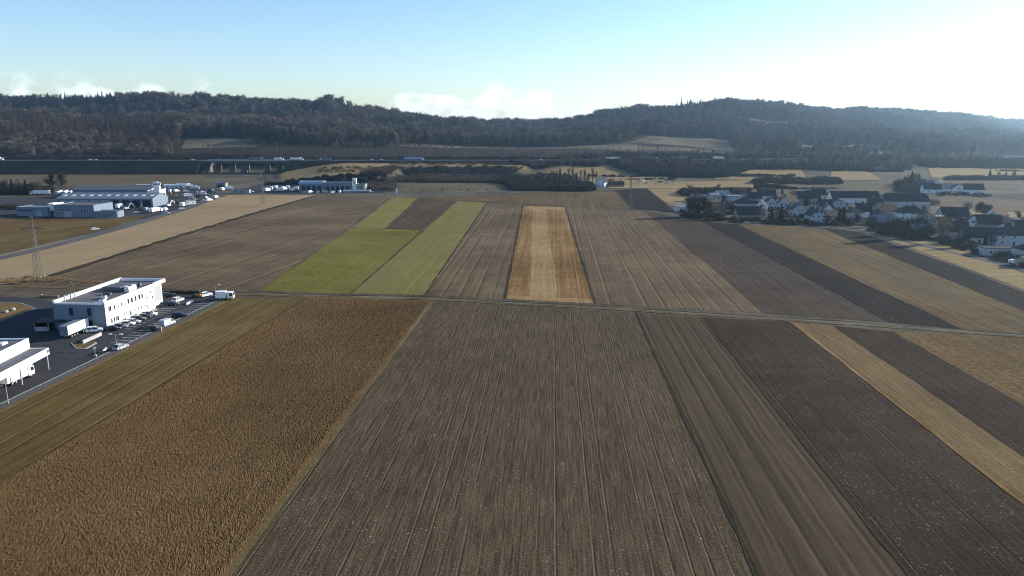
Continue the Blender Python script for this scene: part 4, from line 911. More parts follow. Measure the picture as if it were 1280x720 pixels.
def mixer(label, u, v, rz, group='white trucks lined up behind the workshops'):
    x, y = P(u, v); t = thing('mixer_truck', label, 'truck', (x, y, .03), R(rz), group)
    cab(t, 3.2, 'paint_white', 2.9)
    MB().tube((1.6, 0, 2.1), (-.6, 0, 2.5), 1.0, 1.35, n=12).tube((-.6, 0, 2.5), (-3.2, 0, 3.3), 1.35, .6, n=12).build('drum', 'paint_white', t)
    MB().box((-.3, 0, .95), (7.4, 1.0, .3)).build('chassis', 'hull_dark', t)
    MB().tube((-3.2, 0, 2.9), (-4.2, 0, 1.6), .3, .25, n=6).build('chute', 'galvanised', t)
    wheels(t, (3.2, 1.4, -1.6, -2.9), 1.05)
for i, (u, v) in enumerate(((75, 243.2), (82.5, 243), (89.5, 243.4), (96.5, 243.2), (103.5, 242.4), (110.5, 241.2))):
    mixer('white mixer truck facing the halls, %s of the row of six' % ('leftmost', 'second from the left', 'third from the left', 'third from the right', 'second from the right', 'rightmost')[i], u, v, -100 + 6 * i)
x, y = P(50, 243.8); semi('white semi trailer parked left of the row of mixer trucks', x, y, .03, 183, 17, hb=4.2, group='white trucks lined up behind the workshops')
def digger(label, u, v, rz, paint='paint_yellow', up=1.0, group='diggers standing in the machinery yard'):
    x, y = P(u, v); t = thing('excavator', label, 'excavator', (x, y, .03), R(rz), group)
    for s in (-1, 1): MB().side([(-1.9, .45), (-1.5, .05), (1.5, .05), (1.9, .45), (1.5, .85), (-1.5, .85)], s * 1.2 - .3, s * 1.2 + .3).build('track', 'hull_dark', t)
    MB().box((-.5, 0, 1.5), (3.4, 2.5, 1.1)).box((-1.6, 0, 1.9), (1.2, 2.4, .9)).build('house', paint, t)
    MB().box((.6, .7, 2.3), (1.5, 1.0, 1.6), taper=.9).build('cab', 'dark_glass', t)
    k = up
    b = MB().tube((1, -.3, 1.6), (3.0, -.3, 2.2 + 3 * k), .32, .28, n=5).tube((3.0, -.3, 2.2 + 3 * k), (5.6, -.3, 1.4 + 2.6 * k), .28, .2, n=5).build('boom', paint, t)
    MB().tube((5.6, -.3, 1.4 + 2.6 * k), (6.0, -.3, .4 + 1.2 * k), .2, .15, n=5).build('stick', paint, b)
    MB().side([(5.6, .1 + 1.2 * k), (6.6, .2 + 1.2 * k), (6.3, .9 + 1.2 * k), (5.7, .8 + 1.2 * k)], -.8, .2).build('bucket', 'hull_dark', t)
yardv = [('truck', 126, 263.4, 85, 'white lorry standing right behind the pale annex'), ('truck', 150, 260.3, 80, 'white lorry between the pale annex and the long hall doors'), ('digger', 158.5, 262.5, 60, 'grey digger with raised arm left of the white car cluster', 'paint_silver'),
    ('car', 170, 266.8, 20, 'white car on the apron below the middle of the long hall'), ('truck', 163, 259.5, 95, 'grey tipper by the fifth door of the long hall'), ('digger', 177, 262, 120, 'dark grey digger near the middle of the apron', 'paint_grey'),
    ('van', 183, 263, 95, 'silver van behind the two white lorries of the apron'), ('truck', 190, 266, 100, 'white lorry, left one of the close pair on the apron'), ('truck', 195.5, 264.8, 80, 'white lorry, right one of the close pair on the apron'),
    ('van', 202, 263.8, 92, 'white van below the left edge of the orange panelled building'), ('van', 206.8, 263.2, 92, 'white van below the middle of the orange panelled building'), ('digger', 211, 258.5, 70, 'white digger with tall arm under the orange panelled building', 'paint_white'),
    ('car', 208.5, 267.4, 15, 'white car at the road edge below the white vans'), ('truck', 228.3, 258.4, 98, 'white lorry at the bend of the yard right of the orange building'), ('car', 227.5, 261.6, 30, 'white car in front of the lorry at the bend of the yard'),
    ('digger', 222, 254.5, 150, 'black digger right of the orange panelled building', 'paint_black'), ('car', 119, 287.4, 38, 'lone white car driving along the grey road'), ('digger', 239, 252.5, 40, 'dark digger with low arm in the right part of the yard', 'paint_grey', .3),
    ('digger', 248, 247.5, 100, 'tall black digger with raised arm in the right part of the yard', 'paint_black', 1.3), ('car', 255.3, 251.8, 20, 'white car below the tall black digger'), ('van', 240.5, 250.2, 10, 'silver van beside the dark low digger'),
    ('van', 270, 247.4, 80, 'white van at the tip of the yard near the field corner'), ('truck', 278, 238.5, 95, 'white tipper standing before the dark bank'), ('car', 268, 241, 10, 'dark car left of the white tipper before the dark bank'), ('truck', 262, 240.3, 160, 'grey truck facing left beside the dark bank'),
    ('semi', 231, 234.2, 4, 'white trailer parked behind the white sheds'), ('van', 221, 239.6, 60, 'white van between the sheds and the orange building'), ('van', 233, 240, 30, 'silver van right of the sheds'), ('car', 314, 240.4, 5, 'white car left of the lattice pylon by the bank'), ('car', 246, 243.6, 5, 'silver car behind the tall black digger'), ('truck', 186, 238.4, 20, 'white truck on the strip behind the second hall'), ('van', 213, 240, 90, 'white van behind the orange panelled building'), ('car', 140, 264.6, 10, 'dark car on the apron between the two white lorries'), ('truck', 236, 246.5, 30, 'white truck left of the tall black digger'), ('truck', 252, 243.8, 10, 'white truck facing the field beyond the tall black digger'), ('van', 262, 251, 60, 'white van at the yard edge right of the tall black digger'), ('digger', 218, 247, 200, 'yellow digger behind the orange panelled building', 'paint_yellow', 1.0), ('truck', 176, 257.5, 92, 'white tipper under the skylit roof edge, right of the grey tipper'),
    ('van', 133, 261.5, 80, 'white van between two white lorries beside the annex'), ('truck', 287, 237.4, 15, 'grey truck right of the white tipper at the bank'), ('van', 300, 239.2, 10, 'white van behind the low grey container'), ('truck', 244, 236.5, 8, 'white truck on the road bend behind the yard'), ('car', 258, 247.6, 70, 'silver car between the digger and the field corner'), ('truck', 196, 231.5, 4, 'white truck driving behind the two white sheds')]
for it in yardv:
    k, u, v, rz, lb = it[:5]
    x, y = P(u, v); g = 'vehicles in the machinery yard'
    if k == 'truck': box_truck(lb, x, y, .03, rz, 7.5, 3.4, 'paint_white' if 'white' in lb else 'paint_silver', 'white_metal' if 'white' in lb else 'grey_sheet', group=g)
    elif k == 'semi': semi(lb, x, y, .03, rz, 15, group=g)
    elif k == 'digger': digger(lb, u, v, rz, it[5], it[6] if len(it) > 6 else .8)
    else: car(lb, u, v, rz, k, {'white': 'paint_white', 'silver': 'paint_silver', 'dark': 'paint_grey', 'lone': 'paint_white'}[lb.split()[0]], g, name='parked_van' if k == 'van' else 'parked_car', cat=k)
x, y = P(206, 260); 
block('portable_office', 'pale container office among the vehicles right of the orange building', 'container', (233, 256), (245, 255), 4, 3.0, 'pale_render', 'pale_sheet', [('window', .1, .3, 1, 2, 'dark_glass'), ('window', .6, .8, 1, 2.01, 'dark_glass')])
block('portable_office', 'low grey container before the dark bank left of the warehouse yard', 'container', (290, 241.8), (312, 241.6), 5, 3.4, 'concrete', 'concrete', [('window', .1, .25, 1, 2.2, 'dark_glass'), ('window', .5, .65, 1, 2.21, 'dark_glass')])
block('loading_ramp', 'pale shed roof above the white tipper before the dark bank', 'shed', (270, 234.6), (282, 234.6), 7, 4.5, 'grey_render', 'white_metal', [('shed_door', .2, .8, 0, 3, 'hull_dark')])

# second works below the berm
block('works_hall', 'blue roofed works hall in front of the dark berm, left block', 'hall', (374, 239.6), (404, 239.4), 16, 9.2, 'blue_grey_shade', 'tarp_blue', [('hall_door', .1 + .22 * i, .26 + .22 * i, 0, 5.4, 'hull_dark') for i in range(4)] + [('fascia', .0, 1, 7.2, 9.0, 'tarp_blue')])
block('works_hall', 'pale roofed works hall joined right of the blue roofed one', 'hall', (404.5, 239.4), (440, 239.2), 15, 8.2, 'blue_grey_shade', 'pale_sheet', [('hall_door', .08 + .18 * i, .2 + .18 * i, 0, 4.8, 'hull_dark') for i in range(5)])
block('chimney_tower', 'narrow white tower at the right end of the works halls', 'tower', (441, 239.3), (445.5, 239.3), 4, 12, 'white_render', 'white_metal', [('window', .3, .7, 7, 9, 'dark_glass')])
block('works_annex', 'grey annex with a white end post right of the narrow white tower', 'annex', (446.5, 239.2), (457, 239.2), 9, 6.8, 'grey_render', 'pale_sheet', [('end_pier', .82, .99, 0, 7, 'white_render'), ('window', .2, .6, 3, 4.6, 'dark_glass')])
o9 = ['first', 'second', 'third', 'fourth', 'fifth', 'sixth', 'seventh', 'eighth', 'ninth', 'tenth', 'eleventh', 'twelfth', 'thirteenth', 'fourteenth']
for i in range(8):
    x, y = P(334 + i * 5.2, 239.2 - (i % 3) * 1.6)
    box_truck('white truck by the works halls, %s from the pylon end' % o9[i], x, y, .03, 70 + 31 * (i % 4), 7, 3.3, group='white trucks left of the works halls')
for i in range(7):
    x, y = P(379 + i * 9.2, 241.0)
    car('pale car before the works hall doors, %s from the left' % o9[i], 0, 0, 10 + 40 * (i % 3), 'van' if i % 2 else 'suv', 'paint_white' if i % 3 else 'paint_silver', 'cars before the works hall doors', 'parked_van' if i % 2 else 'parked_car', 'van' if i % 2 else 'car', (x, y, .03))
for i, (u, L2) in enumerate(((441, 14), (458, 11))):
    x, y = P(u, 240.6); semi('white flat trailer below the %s' % ('narrow white tower' if i == 0 else 'grey annex with the white end post'), x, y, .03, 2, L2 + 3, nocab=True, hb=2.4, name='flat_trailer')
for i in range(4):
    x, y = P(464 + i * 6, 240.5 - .2 * i); car('dark car at the tree end of the works yard, %s from the left' % o9[i], 0, 0, 20, 'car', 'paint_grey' if i else 'paint_white', 'cars at the tree end of the works yard', xyz=(x, y, .03)) if i else car('white car at the tree end of the works yard', 0, 0, 20, 'car', 'paint_white', xyz=(x, y, .03))
x, y = P(496, 242.6); t = thing('advertising_pylon', 'upright white sign board standing alone at the road', 'sign', (x, y, 0), R(5)); MB().box((0, 0, 3.1), (1.5, .4, 4.6)).build('board', 'white_metal', t)
for s in (-.5, .5): MB().box((s, 0, .4), (.2, .3, .8)).build('post', 'galvanised', t)

# motorway traffic
mt = 'vehicles on the motorway'
def onm(u, lane=0): x = (u - 640) / F * 1000; y = my(x) - 8 + lane * 4; return x * y / 1000, y, MZ + .03
x, y, z = onm(325); semi('grey box truck on the viaduct, leftmost of the four', x, y, z, 0, 18.5, 'paint_grey', 'pale_sheet', mt)
x, y, z = onm(352.5); semi('short white truck with sloping front on the viaduct', x, y, z, 0, 12, 'paint_white', 'white_metal', mt, hb=3.7)
x, y, z = onm(374.5); semi('white box truck just right of the short one on the motorway', x, y, z, 0, 17, 'paint_white', 'white_metal', mt)
x, y, z = onm(409.5); semi('low silver truck following the three white ones', x, y, z, 180, 15, 'paint_silver', 'pale_sheet', mt, hb=3.4)
x, y, z = onm(519); semi('long blue white tanker truck above the tan bank', x, y, z, 0, 26, 'paint_white', 'tarp_blue', mt, tank=True)
x, y, z = onm(5); semi('white truck at the far left end of the motorway', x, y, z, 0, 16, 'paint_white', 'white_metal', mt)
for u, lb, pn in ((467, 'white car left of the pair ahead of the tanker', 'paint_white'), (479, 'white car right of the pair behind the tanker', 'paint_white'), (622, 'dark car alone on the motorway above the thicket', 'paint_grey'), (126, 'silver car on the left embankment of the motorway', 'paint_silver'), (119, 'white car on the left embankment of the motorway', 'paint_white'), (181, 'dark car on the embankment left of the viaduct', 'paint_grey'), (246, 'white car about to cross the viaduct', 'paint_white'), (676, 'white car on the motorway behind the right thicket', 'paint_white')):
    car(lb, 0, 0, 0, 'suv', pn, mt, 'moving_car', 'car', onm(u, 1))
for u, L3, lb, b_ in ((765, 20, 'pale truck on the motorway above the farm house', 'white_metal'), (809, 24, 'long pale truck left of the two on the far motorway', 'pale_sheet'), (846, 18, 'pale truck between the two long ones on the far motorway', 'pale_sheet'), (895, 15, 'white truck rightmost on the far motorway', 'white_metal')):
    x, y, z = onm(u); semi(lb, x, y, z, 0, L3, 'paint_white', b_, mt)

# parked cars by the farm
for i in range(13):
    u = 794 + i * 4.3; x, y = P(u, 230.3 - (i % 3) * 1.5)
    car('%s car in the far car park left of the village, %s from the left' % (('white', 'silver', 'white', 'grey')[i % 4], o9[i]), 0, 0, 80 + 25 * (i % 3), 'van' if i % 5 == 2 else 'car', ('paint_white', 'paint_silver', 'paint_white', 'paint_grey')[i % 4], 'cars in the far car park', xyz=(x, y, .03))
house('white gabled farm house alone by the road behind the tan field', 752.5, 234, 11, 10, 5, 4.5, 60, wall='white_render', group='farm buildings by the far road', nwin=2)
house('long low dark barn right of the white farm house', 769.5, 233.6, 16, 8, 2.6, 2.6, 0, wall='timber', tile='brown_tile', chim=0, nwin=0, group='farm buildings by the far road', name='barn', cat='barn')
house('tiny white shed at the thicket left of the farm house', 728, 233.6, 5, 5, 3, 2.2, 60, wall='white_render', chim=0, nwin=1, group='farm buildings by the far road', name='shed', cat='shed')

# ------------------------------------------------------------------ the village
HS = [ # label, u, v, w, d, wall h, roof h, rot, roof, wall, tile, chimneys
 ('broad hip-roofed house with pale blue walls behind the front row, left part', 930, 262, 14, 12, 4.4, 4.2, 0, 'hip', 'pale_render', 'slate_tile', 1),
 ('long dark-roofed house at the field edge, leftmost of the front row', 933, 275, 15, 9, 3.6, 4.6, 4, 'gable', 'tan_render', 'slate_tile', 1),
 ('pale flat-roofed house behind the broad hip-roofed one', 917, 254, 13, 10, 5.4, .5, 6, 'flat', 'pale_render', 'pale_sheet', 0),
 ('small pale shed-roofed house at the left rear of the village', 893, 249, 8, 7, 3.0, 1.4, 10, 'mono', 'pale_render', 'pale_sheet', 0),
 ('low pale-roofed bungalow at the rear left of the village', 902, 245.5, 11, 8, 2.8, 1.8, 2, 'gable', 'pale_render', 'pale_sheet', 0),
 ('dark-roofed house with white gable at the rear, left of the small conifer', 957, 250.5, 14, 10, 4.0, 4.4, -4, 'gable', 'white_render', 'slate_tile', 1),
 ('white twin-shed building at the far left village edge', 851, 264.5, 8, 6, 3.0, 1.4, 20, 'mono', 'white_render', 'pale_sheet', 0),
 ('pale house with steep twin gables left of the tall conifer', 962.5, 262, 9, 9, 4.6, 4.2, 82, 'gable', 'pale_render', 'slate_tile', 1),
 ('pale gabled house directly behind the tall conifer', 978.5, 262.6, 10, 9, 4.4, 4.6, 74, 'gable', 'pale_render', 'slate_tile', 1),
 ('white gable-fronted house with a sunlit bright white roof slope', 998, 271, 12, 10, 4.6, 4.8, 78, 'half', 'pale_render', 'slate_tile', 1),
 ('clipped-gable house with three dark windows nearest the field', 1018.5, 279.5, 13, 9.5, 4.8, 4.6, 86, 'half', 'pale_render', 'slate_tile', 1),
 ('dark-roofed house behind the bright-roofed one, left of two', 1002, 254.5, 11, 9, 4.2, 5, 8, 'gable', 'tan_render', 'slate_tile', 1),
 ('dark-roofed house behind the bright-roofed one, right of two', 1015, 254, 10, 9, 4.2, 5.4, -6, 'gable', 'cream_render', 'slate_tile', 1),
 ('very long farmhouse with white gable and dark roof at the rear', 1066, 254.5, 37, 11, 4.6, 4.6, -2, 'gable', 'white_render', 'slate_tile', 2),
 ('pale house with broad rounded gable front below the long farmhouse', 1045, 262, 11, 11, 4.4, 3.4, 84, 'half', 'pale_render', 'slate_tile', 0),
 ('long dark-roofed house with two white chimneys', 1129, 259.5, 32, 12, 4.8, 5.2, -4, 'half', 'pale_render', 'slate_tile', 2),
 ('hip-roofed house with white sunlit wall below the two-chimney roof', 1136, 276, 16, 11, 4.8, 4.2, -10, 'hip', 'white_render', 'slate_tile', 1),
 ('dark-roofed house left of the white hip-roofed one', 1104, 272, 14, 10, 4.2, 4.4, 14, 'gable', 'grey_render', 'brown_tile', 1),
 ('low pale house between the conifers below the long farmhouse', 1066, 274.5, 10, 8, 4.4, 3.0, 6, 'hip', 'pale_render', 'slate_tile', 0),
 ('dark-roofed house whose white gable catches the sun', 1078, 272.5, 9, 8, 4.6, 4.4, -28, 'gable', 'white_render', 'slate_tile', 1),
 ('low house with pale roof at the field edge below the dark-roofed one', 1101, 281.5, 11, 8, 3.2, 2.6, -14, 'gable', 'pale_render', 'pale_sheet', 0),
 ('dark-roofed barn house with pale gable left of the big evergreen', 1190, 278, 16, 10, 4.0, 5, -6, 'gable', 'pale_render', 'slate_tile', 1),
 ('house with pale blue gable and long dark roof near the willow', 1221, 305.5, 15, 8, 3.6, 4.4, -18, 'gable', 'pale_render', 'slate_tile', 1),
 ('hip-roofed villa with pale blue walls at the right picture edge', 1259, 307.5, 17, 12, 5.2, 4.0, -6, 'hip', 'pale_render', 'slate_tile', 1),
 ('low flat-roofed pale annex in front of the hip-roofed villa', 1250, 320.5, 18, 7, 3.4, .4, -7, 'flat', 'pale_render', 'slate_tile', 0),
 ('dark-roofed house behind the hip-roofed villa, left of two', 1233, 289, 13, 10, 4.2, 4.6, -12, 'gable', 'grey_render', 'slate_tile', 1),
 ('dark-roofed house behind the hip-roofed villa, right of two', 1253, 289, 13, 10, 4.2, 4.2, 6, 'hip', 'pale_render', 'brown_tile', 1),
 ('dark house hidden behind the golden willow', 1194, 299, 10, 9, 4.2, 4.8, -12, 'gable', 'grey_render', 'brown_tile', 1),
 ('small pale house at the rear right edge of the village', 1266, 287, 6, 6, 3.8, 2.4, 12, 'gable', 'white_render', 'pale_sheet', 0),
 ('pale house cut off by the right picture edge', 1283, 325, 9, 8, 4.4, 3, 4, 'hip', 'pale_render', 'slate_tile', 0),
 ('dark-roofed house just outside the willow garden at the rear', 1171, 288, 9, 8, 4, 4, 40, 'gable', 'tan_render', 'brown_tile', 1),
 ('grey-roofed bungalow behind the dark tree block', 872, 252, 13, 9, 3, 2.6, 6, 'gable', 'tan_render', 'grey_sheet', 0),
 ('brown-roofed house between the two rear halves of the village', 986, 258.5, 9, 8, 4, 4, 30, 'gable', 'grey_render', 'brown_tile', 1),
 ('dark-roofed house in the middle behind the rounded gable', 1030, 264.5, 9, 8, 4, 4.2, -8, 'gable', 'tan_render', 'slate_tile', 1),
 ('small dark house between the clipped gable and the conifer column', 1036, 277, 8, 7, 3.6, 3.4, 20, 'gable', 'grey_render', 'slate_tile', 0),
 ('pale garage at the rear left among bare trees', 909, 246.5, 7, 6, 2.8, .3, 4, 'flat', 'pale_render', 'pale_sheet', 0),
 ('dark-roofed house left rear beyond the hip-roofed house', 942, 254, 10, 9, 4, 4, -10, 'gable', 'tan_render', 'slate_tile', 1)]
HS += [('small tan house between the log stack and the broad hip roof', 908, 268, 9, 8, 3.8, 3.8, 12, 'gable', 'tan_render', 'slate_tile', 1), ('red-brown roofed house behind the dark house of the rear left', 925, 246, 10, 8, 3.6, 3.8, -14, 'gable', 'pale_render', 'red_tile', 1),
 ('small white house behind the broad conifer', 951, 265, 9, 8, 4.0, 3.8, 66, 'gable', 'white_render', 'slate_tile', 1), ('tiny pale garage in front of the pale twin gables', 956, 272, 6, 5, 2.6, .4, 4, 'flat', 'pale_render', 'grey_sheet', 0),
 ('dark-roofed house at the rear between the small conifer and the long farmhouse', 1022, 249.5, 11, 9, 4, 4.2, 4, 'gable', 'pale_render', 'slate_tile', 1), ('white house right behind the clipped-gable house', 1034, 271.5, 9, 8, 4.4, 4.0, 74, 'gable', 'white_render', 'slate_tile', 1),
 ('brown-roofed house below the left end of the two-chimney roof', 1093, 264, 10, 9, 4.2, 4.4, -20, 'gable', 'pale_render', 'brown_tile', 1), ('low shed with grey roof below the sunlit white gable', 1083, 277.5, 7, 5, 2.6, 1.2, -8, 'mono', 'tan_render', 'grey_sheet', 0),
 ('pale house between the white hip roof and the barn house', 1160, 275, 10, 9, 4.2, 4.0, 24, 'gable', 'pale_render', 'slate_tile', 1), ('red-brown roofed house in front of the barn house', 1182, 290, 10, 8, 4.0, 4.0, -16, 'gable', 'pale_render', 'red_tile', 1),
 ('white house just right of the barn house', 1213, 287, 9, 8, 4.2, 4.0, 70, 'gable', 'white_render', 'slate_tile', 1), ('dark-roofed house at the right edge behind the villa', 1278, 296, 12, 9, 4.4, 4.2, -4, 'gable', 'pale_render', 'slate_tile', 1),
 ('small garden house with grey roof right of the flat annex', 1282, 334, 6, 5, 2.8, 1.6, 10, 'gable', 'tan_render', 'grey_sheet', 0), ('pale bungalow in the gardens under the grey bare trees', 1150, 286.5, 10, 8, 3.2, 2.6, -12, 'hip', 'pale_render', 'brown_tile', 1), ('white-walled house right of the big evergreen', 1245, 277.5, 10, 8, 4.2, 3.8, 18, 'gable', 'white_render', 'red_tile', 1)]
for h in HS:
    t = house(*h)
    if 'bright white roof slope' in h[0]:
        r_ = [o for o in t.children if o.name.startswith('roof')][0]
        MB().add([(-5.6, -4.6, 4.95), (5.6, -4.6, 4.95), (5.6, -.6, 8.85), (-5.6, -.6, 8.85), (-5.6, -4.6, 5.15), (5.6, -4.6, 5.15), (5.6, -.6, 9.05), (-5.6, -.6, 9.05)], [(3, 2, 1, 0), (4, 5, 6, 7), (0, 1, 5, 4), (1, 2, 6, 5), (2, 3, 7, 6), (3, 0, 4, 7)]).build('roof_sunlight_layer', 'white_metal', r_)  # sunlight on the right-hand slope put in as a white layer
HM = [('dark-roofed house with white gable, leftmost of the near hamlet', 1163, 242, 15, 10, 4, 4.4, -8, 'gable', 'white_render', 'slate_tile', 1), ('pale house in the middle of the near hamlet, left one', 1181, 241.5, 12, 9, 4.6, 3.8, 10, 'gable', 'white_render', 'grey_sheet', 1),
 ('pale house in the middle of the near hamlet, right one', 1196, 242, 12, 10, 4.6, 3.8, 70, 'gable', 'white_render', 'slate_tile', 1), ('long dark-roofed barn with white wall, rightmost of the near hamlet', 1214, 243, 17, 10, 4.4, 4.6, -8, 'gable', 'white_render', 'slate_tile', 0),
 ('small pale house behind the near hamlet beside the tree clump', 1158, 234, 12, 8, 4, 3, 0, 'gable', 'pale_render', 'pale_sheet', 0), ('pale house behind the near hamlet, further right', 1172, 233.6, 10, 8, 4, 3.4, 60, 'gable', 'white_render', 'slate_tile', 0)]
for h in HM: house(*h, group='houses of the near hamlet', nwin=2)
for i, (u, v, w) in enumerate(((1098, 217, 14), (1107, 215.5, 12), (1116, 216.5, 15), (1124, 214.5, 11), (1132, 216, 16), (1141, 215.5, 12))):
    house('pale house of the far hamlet, %s from the left' % o9[i], u, v - (i % 2) * 2.5, w * .72, 8, 4.6, 3.6, (0, 70, 10, 80, -6, 20)[i], 'gable', 'pale_render', 'slate_tile' if i % 3 else 'grey_sheet', 1, 2, 'houses of the far hamlet')
# village odds and ends
x, y = P(885, 276.2); mb = MB()
for i in range(26): mb.tube((-4.5 + (i % 9) * 1.0 + .2 * rnd.random(), -1.5, .35 + (i // 9) * .62), (-4.5 + (i % 9) * 1.0, 1.6, .35 + (i // 9) * .62), .33, n=7)
tag(mb.build('log_stack', 'stubble_tan', None, (x, y, 0), R(4)), 'sunlit stack of pale logs at the village field edge', 'log stack')
x, y = P(1269, 331); box_truck('white van parked in the garden at the right picture edge', x, y, .03, 10, 5.5, 2.4, group='vehicles in the village')
for u, v, pn, lb, rz in ((986, 276.3, 'paint_silver', 'silver car half hidden below the bright-roofed house', 10), (1038, 279.8, 'paint_white', 'white car right of the clipped-gable house', 0), (865, 269, 'paint_silver', 'silver car left of the log stack', 40), (1148, 279.5, 'paint_white', 'white car right of the white hip-roofed house', 5), (908, 263, 'paint_white', 'white car left of the broad hip-roofed house', 15), (1222, 309.5, 'paint_grey', 'grey car between the pale gable and the flat annex', 10)):
    car(lb, u, v, rz, 'suv', pn, 'vehicles in the village')

# ------------------------------------------------------------------ trees
def twig(mb, p, d, ln, w, m=0):
    d = d.normalized(); s = d.cross(Vector((rnd.uniform(-1, 1), rnd.uniform(-1, 1), rnd.uniform(-1, 1))))
    if s.length < 1e-3: s = Vector((1, 0, 0))
    s = s.normalized() * w
    mb.add([p - s * .5, p + s * .5, p + d * ln], [(0, 1, 2)], m)
def rv(): return Vector((rnd.gauss(0, 1), rnd.gauss(0, 1), rnd.gauss(0, 1)))
def bare_tree(h, cw, n, tw=.12, slim=False):
    """returns (trunk builder, crown builder): trunk with limbs, crown of fine twigs along the limbs"""
    t, c = MB(), MB(); r0 = h * .022
    lean = Vector((rnd.uniform(-.05, .05), rnd.uniform(-.05, .05), 1)); top = lean * h * .8; fork = lean * h * (.35 if not slim else .3)
    t.tube((0, 0, -.3), fork, r0, r0 * .7, n=6); t.tube(fork, top, r0 * .7, r0 * .15, n=5)
    limbs = []; k = 9 if not slim else 8
    for i in range(k):
        a = i * 2.4 + rnd.random(); f = rnd.uniform(.22, .75); p = lean * h * f
        out = cw * (.95 - .5 * f) * rnd.uniform(.6, 1.05); up = h * rnd.uniform(.16, .34)
        q = p + Vector((math.cos(a) * out, math.sin(a) * out, min(up, h * .97 - p.z)))
        t.tube(p, q, r0 * .35, r0 * .1, n=4); limbs.append((p, q))
    limbs.append((fork, top * 1.1)); limbs.append((fork, top * 1.12))
    for i in range(n):
        p, q = limbs[rnd.randrange(len(limbs))]; f = rnd.random() ** .7
        a = p.lerp(q, f) + rv() * cw * .13
        d = (q - p).normalized() * .6 + rv() * .55 + Vector((0, 0, .5))
        twig(c, a, d, rnd.uniform(.5, 1.0) * h * .13, tw)
    return t, c
def conifer(h, cw, n, tw=.5):
    t, c = MB(), MB(); t.tube((0, 0, -.3), (0, 0, h * .97), h * .02, .03, n=6)
    for i in range(n):
        f = rnd.random() ** .75; z = h * (.07 + .92 * f); rr = cw * (1 - f) * rnd.uniform(.35, 1.05) + .1
        a = rnd.random() * 6.283; d = Vector((math.cos(a), math.sin(a), rnd.uniform(-.55, .1)))
        twig(c, Vector((d.x * rr * .35, d.y * rr * .35, z)), d, rr * .75 + .3, tw * rnd.uniform(.7, 1.3))
    for i in range(n // 8): twig(c, Vector((0, 0, h * .9)), Vector((rnd.gauss(0, .15), rnd.gauss(0, .15), 1)), h * .1, .25)
    return t, c
def broadleaf(h, cw, n, tw=.5, zc=.58):
    t, c = MB(), MB(); t.tube((0, 0, -.3), (0, 0, h * .6), h * .03, h * .015, n=6); cl = []
    for i in range(14):
        v = rv().normalized() * rnd.uniform(.35, .8); cl.append(Vector((v.x * cw, v.y * cw, h * zc + v.z * h * .38)))
    for q in cl[:7]: t.tube((0, 0, h * .35), q, h * .01, .03, n=4)
    for i in range(n):
        q = cl[rnd.randrange(14)] + rv().normalized() * cw * .38 * rnd.random() ** .4
        if q.z < .3: q.z = .3
        twig(c, q, rv(), rnd.uniform(.5, 1.2), tw)
    return t, c
def bush(h, cw, n, tw=.12):
    t, c = MB(), MB()
    for i in range(6):
        a = i + rnd.random(); t.tube((0, 0, -.2), (math.cos(a) * cw * .5, math.sin(a) * cw * .5, h * .7), h * .02, h * .008, n=4)
    for i in range(n):
        a = rnd.random() * 6.283; r = cw * rnd.random() ** .6; z = h * rnd.random() * .75 * (1 - .5 * (r / cw) ** 2)
        twig(c, Vector((math.cos(a) * r, math.sin(a) * r, z)), Vector((math.cos(a) * .5, math.sin(a) * .5, 1)) + rv() * .45, h * rnd.uniform(.2, .45), tw)
    return t, c
TREES = {}
def tree_mesh(key, fn, *a, mat='twigs'):
    if key not in TREES:
        t, c = fn(*a); TREES[key] = (t.mesh('trunk', 'trunk_bark'), c.mesh('crown', mat))
    return TREES[key]
def tree(name, label, u, v, key, group, s=1.0, z=None, Y=None):
    if Y is None: x, y = P(u, v); z = 0
    else: x, y = (u - 640) / F * Y, Y; z = float(Zu(u, Y))
    t = thing(name, label, 'tree', (x, y, z), rnd.random() * 6, group); t.scale = (s, s, s * rnd.uniform(.92, 1.08))
    tm, cm = TREES[key]; link('trunk', tm, t); link('crown', cm, t); return t
for i in range(3):
    tree_mesh(('bare', i), bare_tree, 12, 5.2, 900, .10)
    tree_mesh(('grey', i), bare_tree, 11, 5.0, 900, .11, mat='twigs_grey')
    tree_mesh(('dark', i), bare_tree, 12, 5.5, 1500, .16, mat='twigs_dark')
    tree_mesh(('slim', i), bare_tree, 17, 2.4, 500, .13, True)
    tree_mesh(('con', i), conifer, 13, 3.2, 1500, .5, mat='needles')
    tree_mesh(('shrub', i), bush, 4, 3.0, 700, .10, mat='twigs')
tree_mesh(('willow', 0), bare_tree, 13, 5.6, 2400, .12, mat='twigs_gold')
tree_mesh(('ever', 0), broadleaf, 13, 6.0, 2600, .5, mat='leaf_dark'); tree_mesh(('column', 0), conifer, 12, 2.6, 1600, .5, mat='needles')
vg = 'trees in the village gardens'
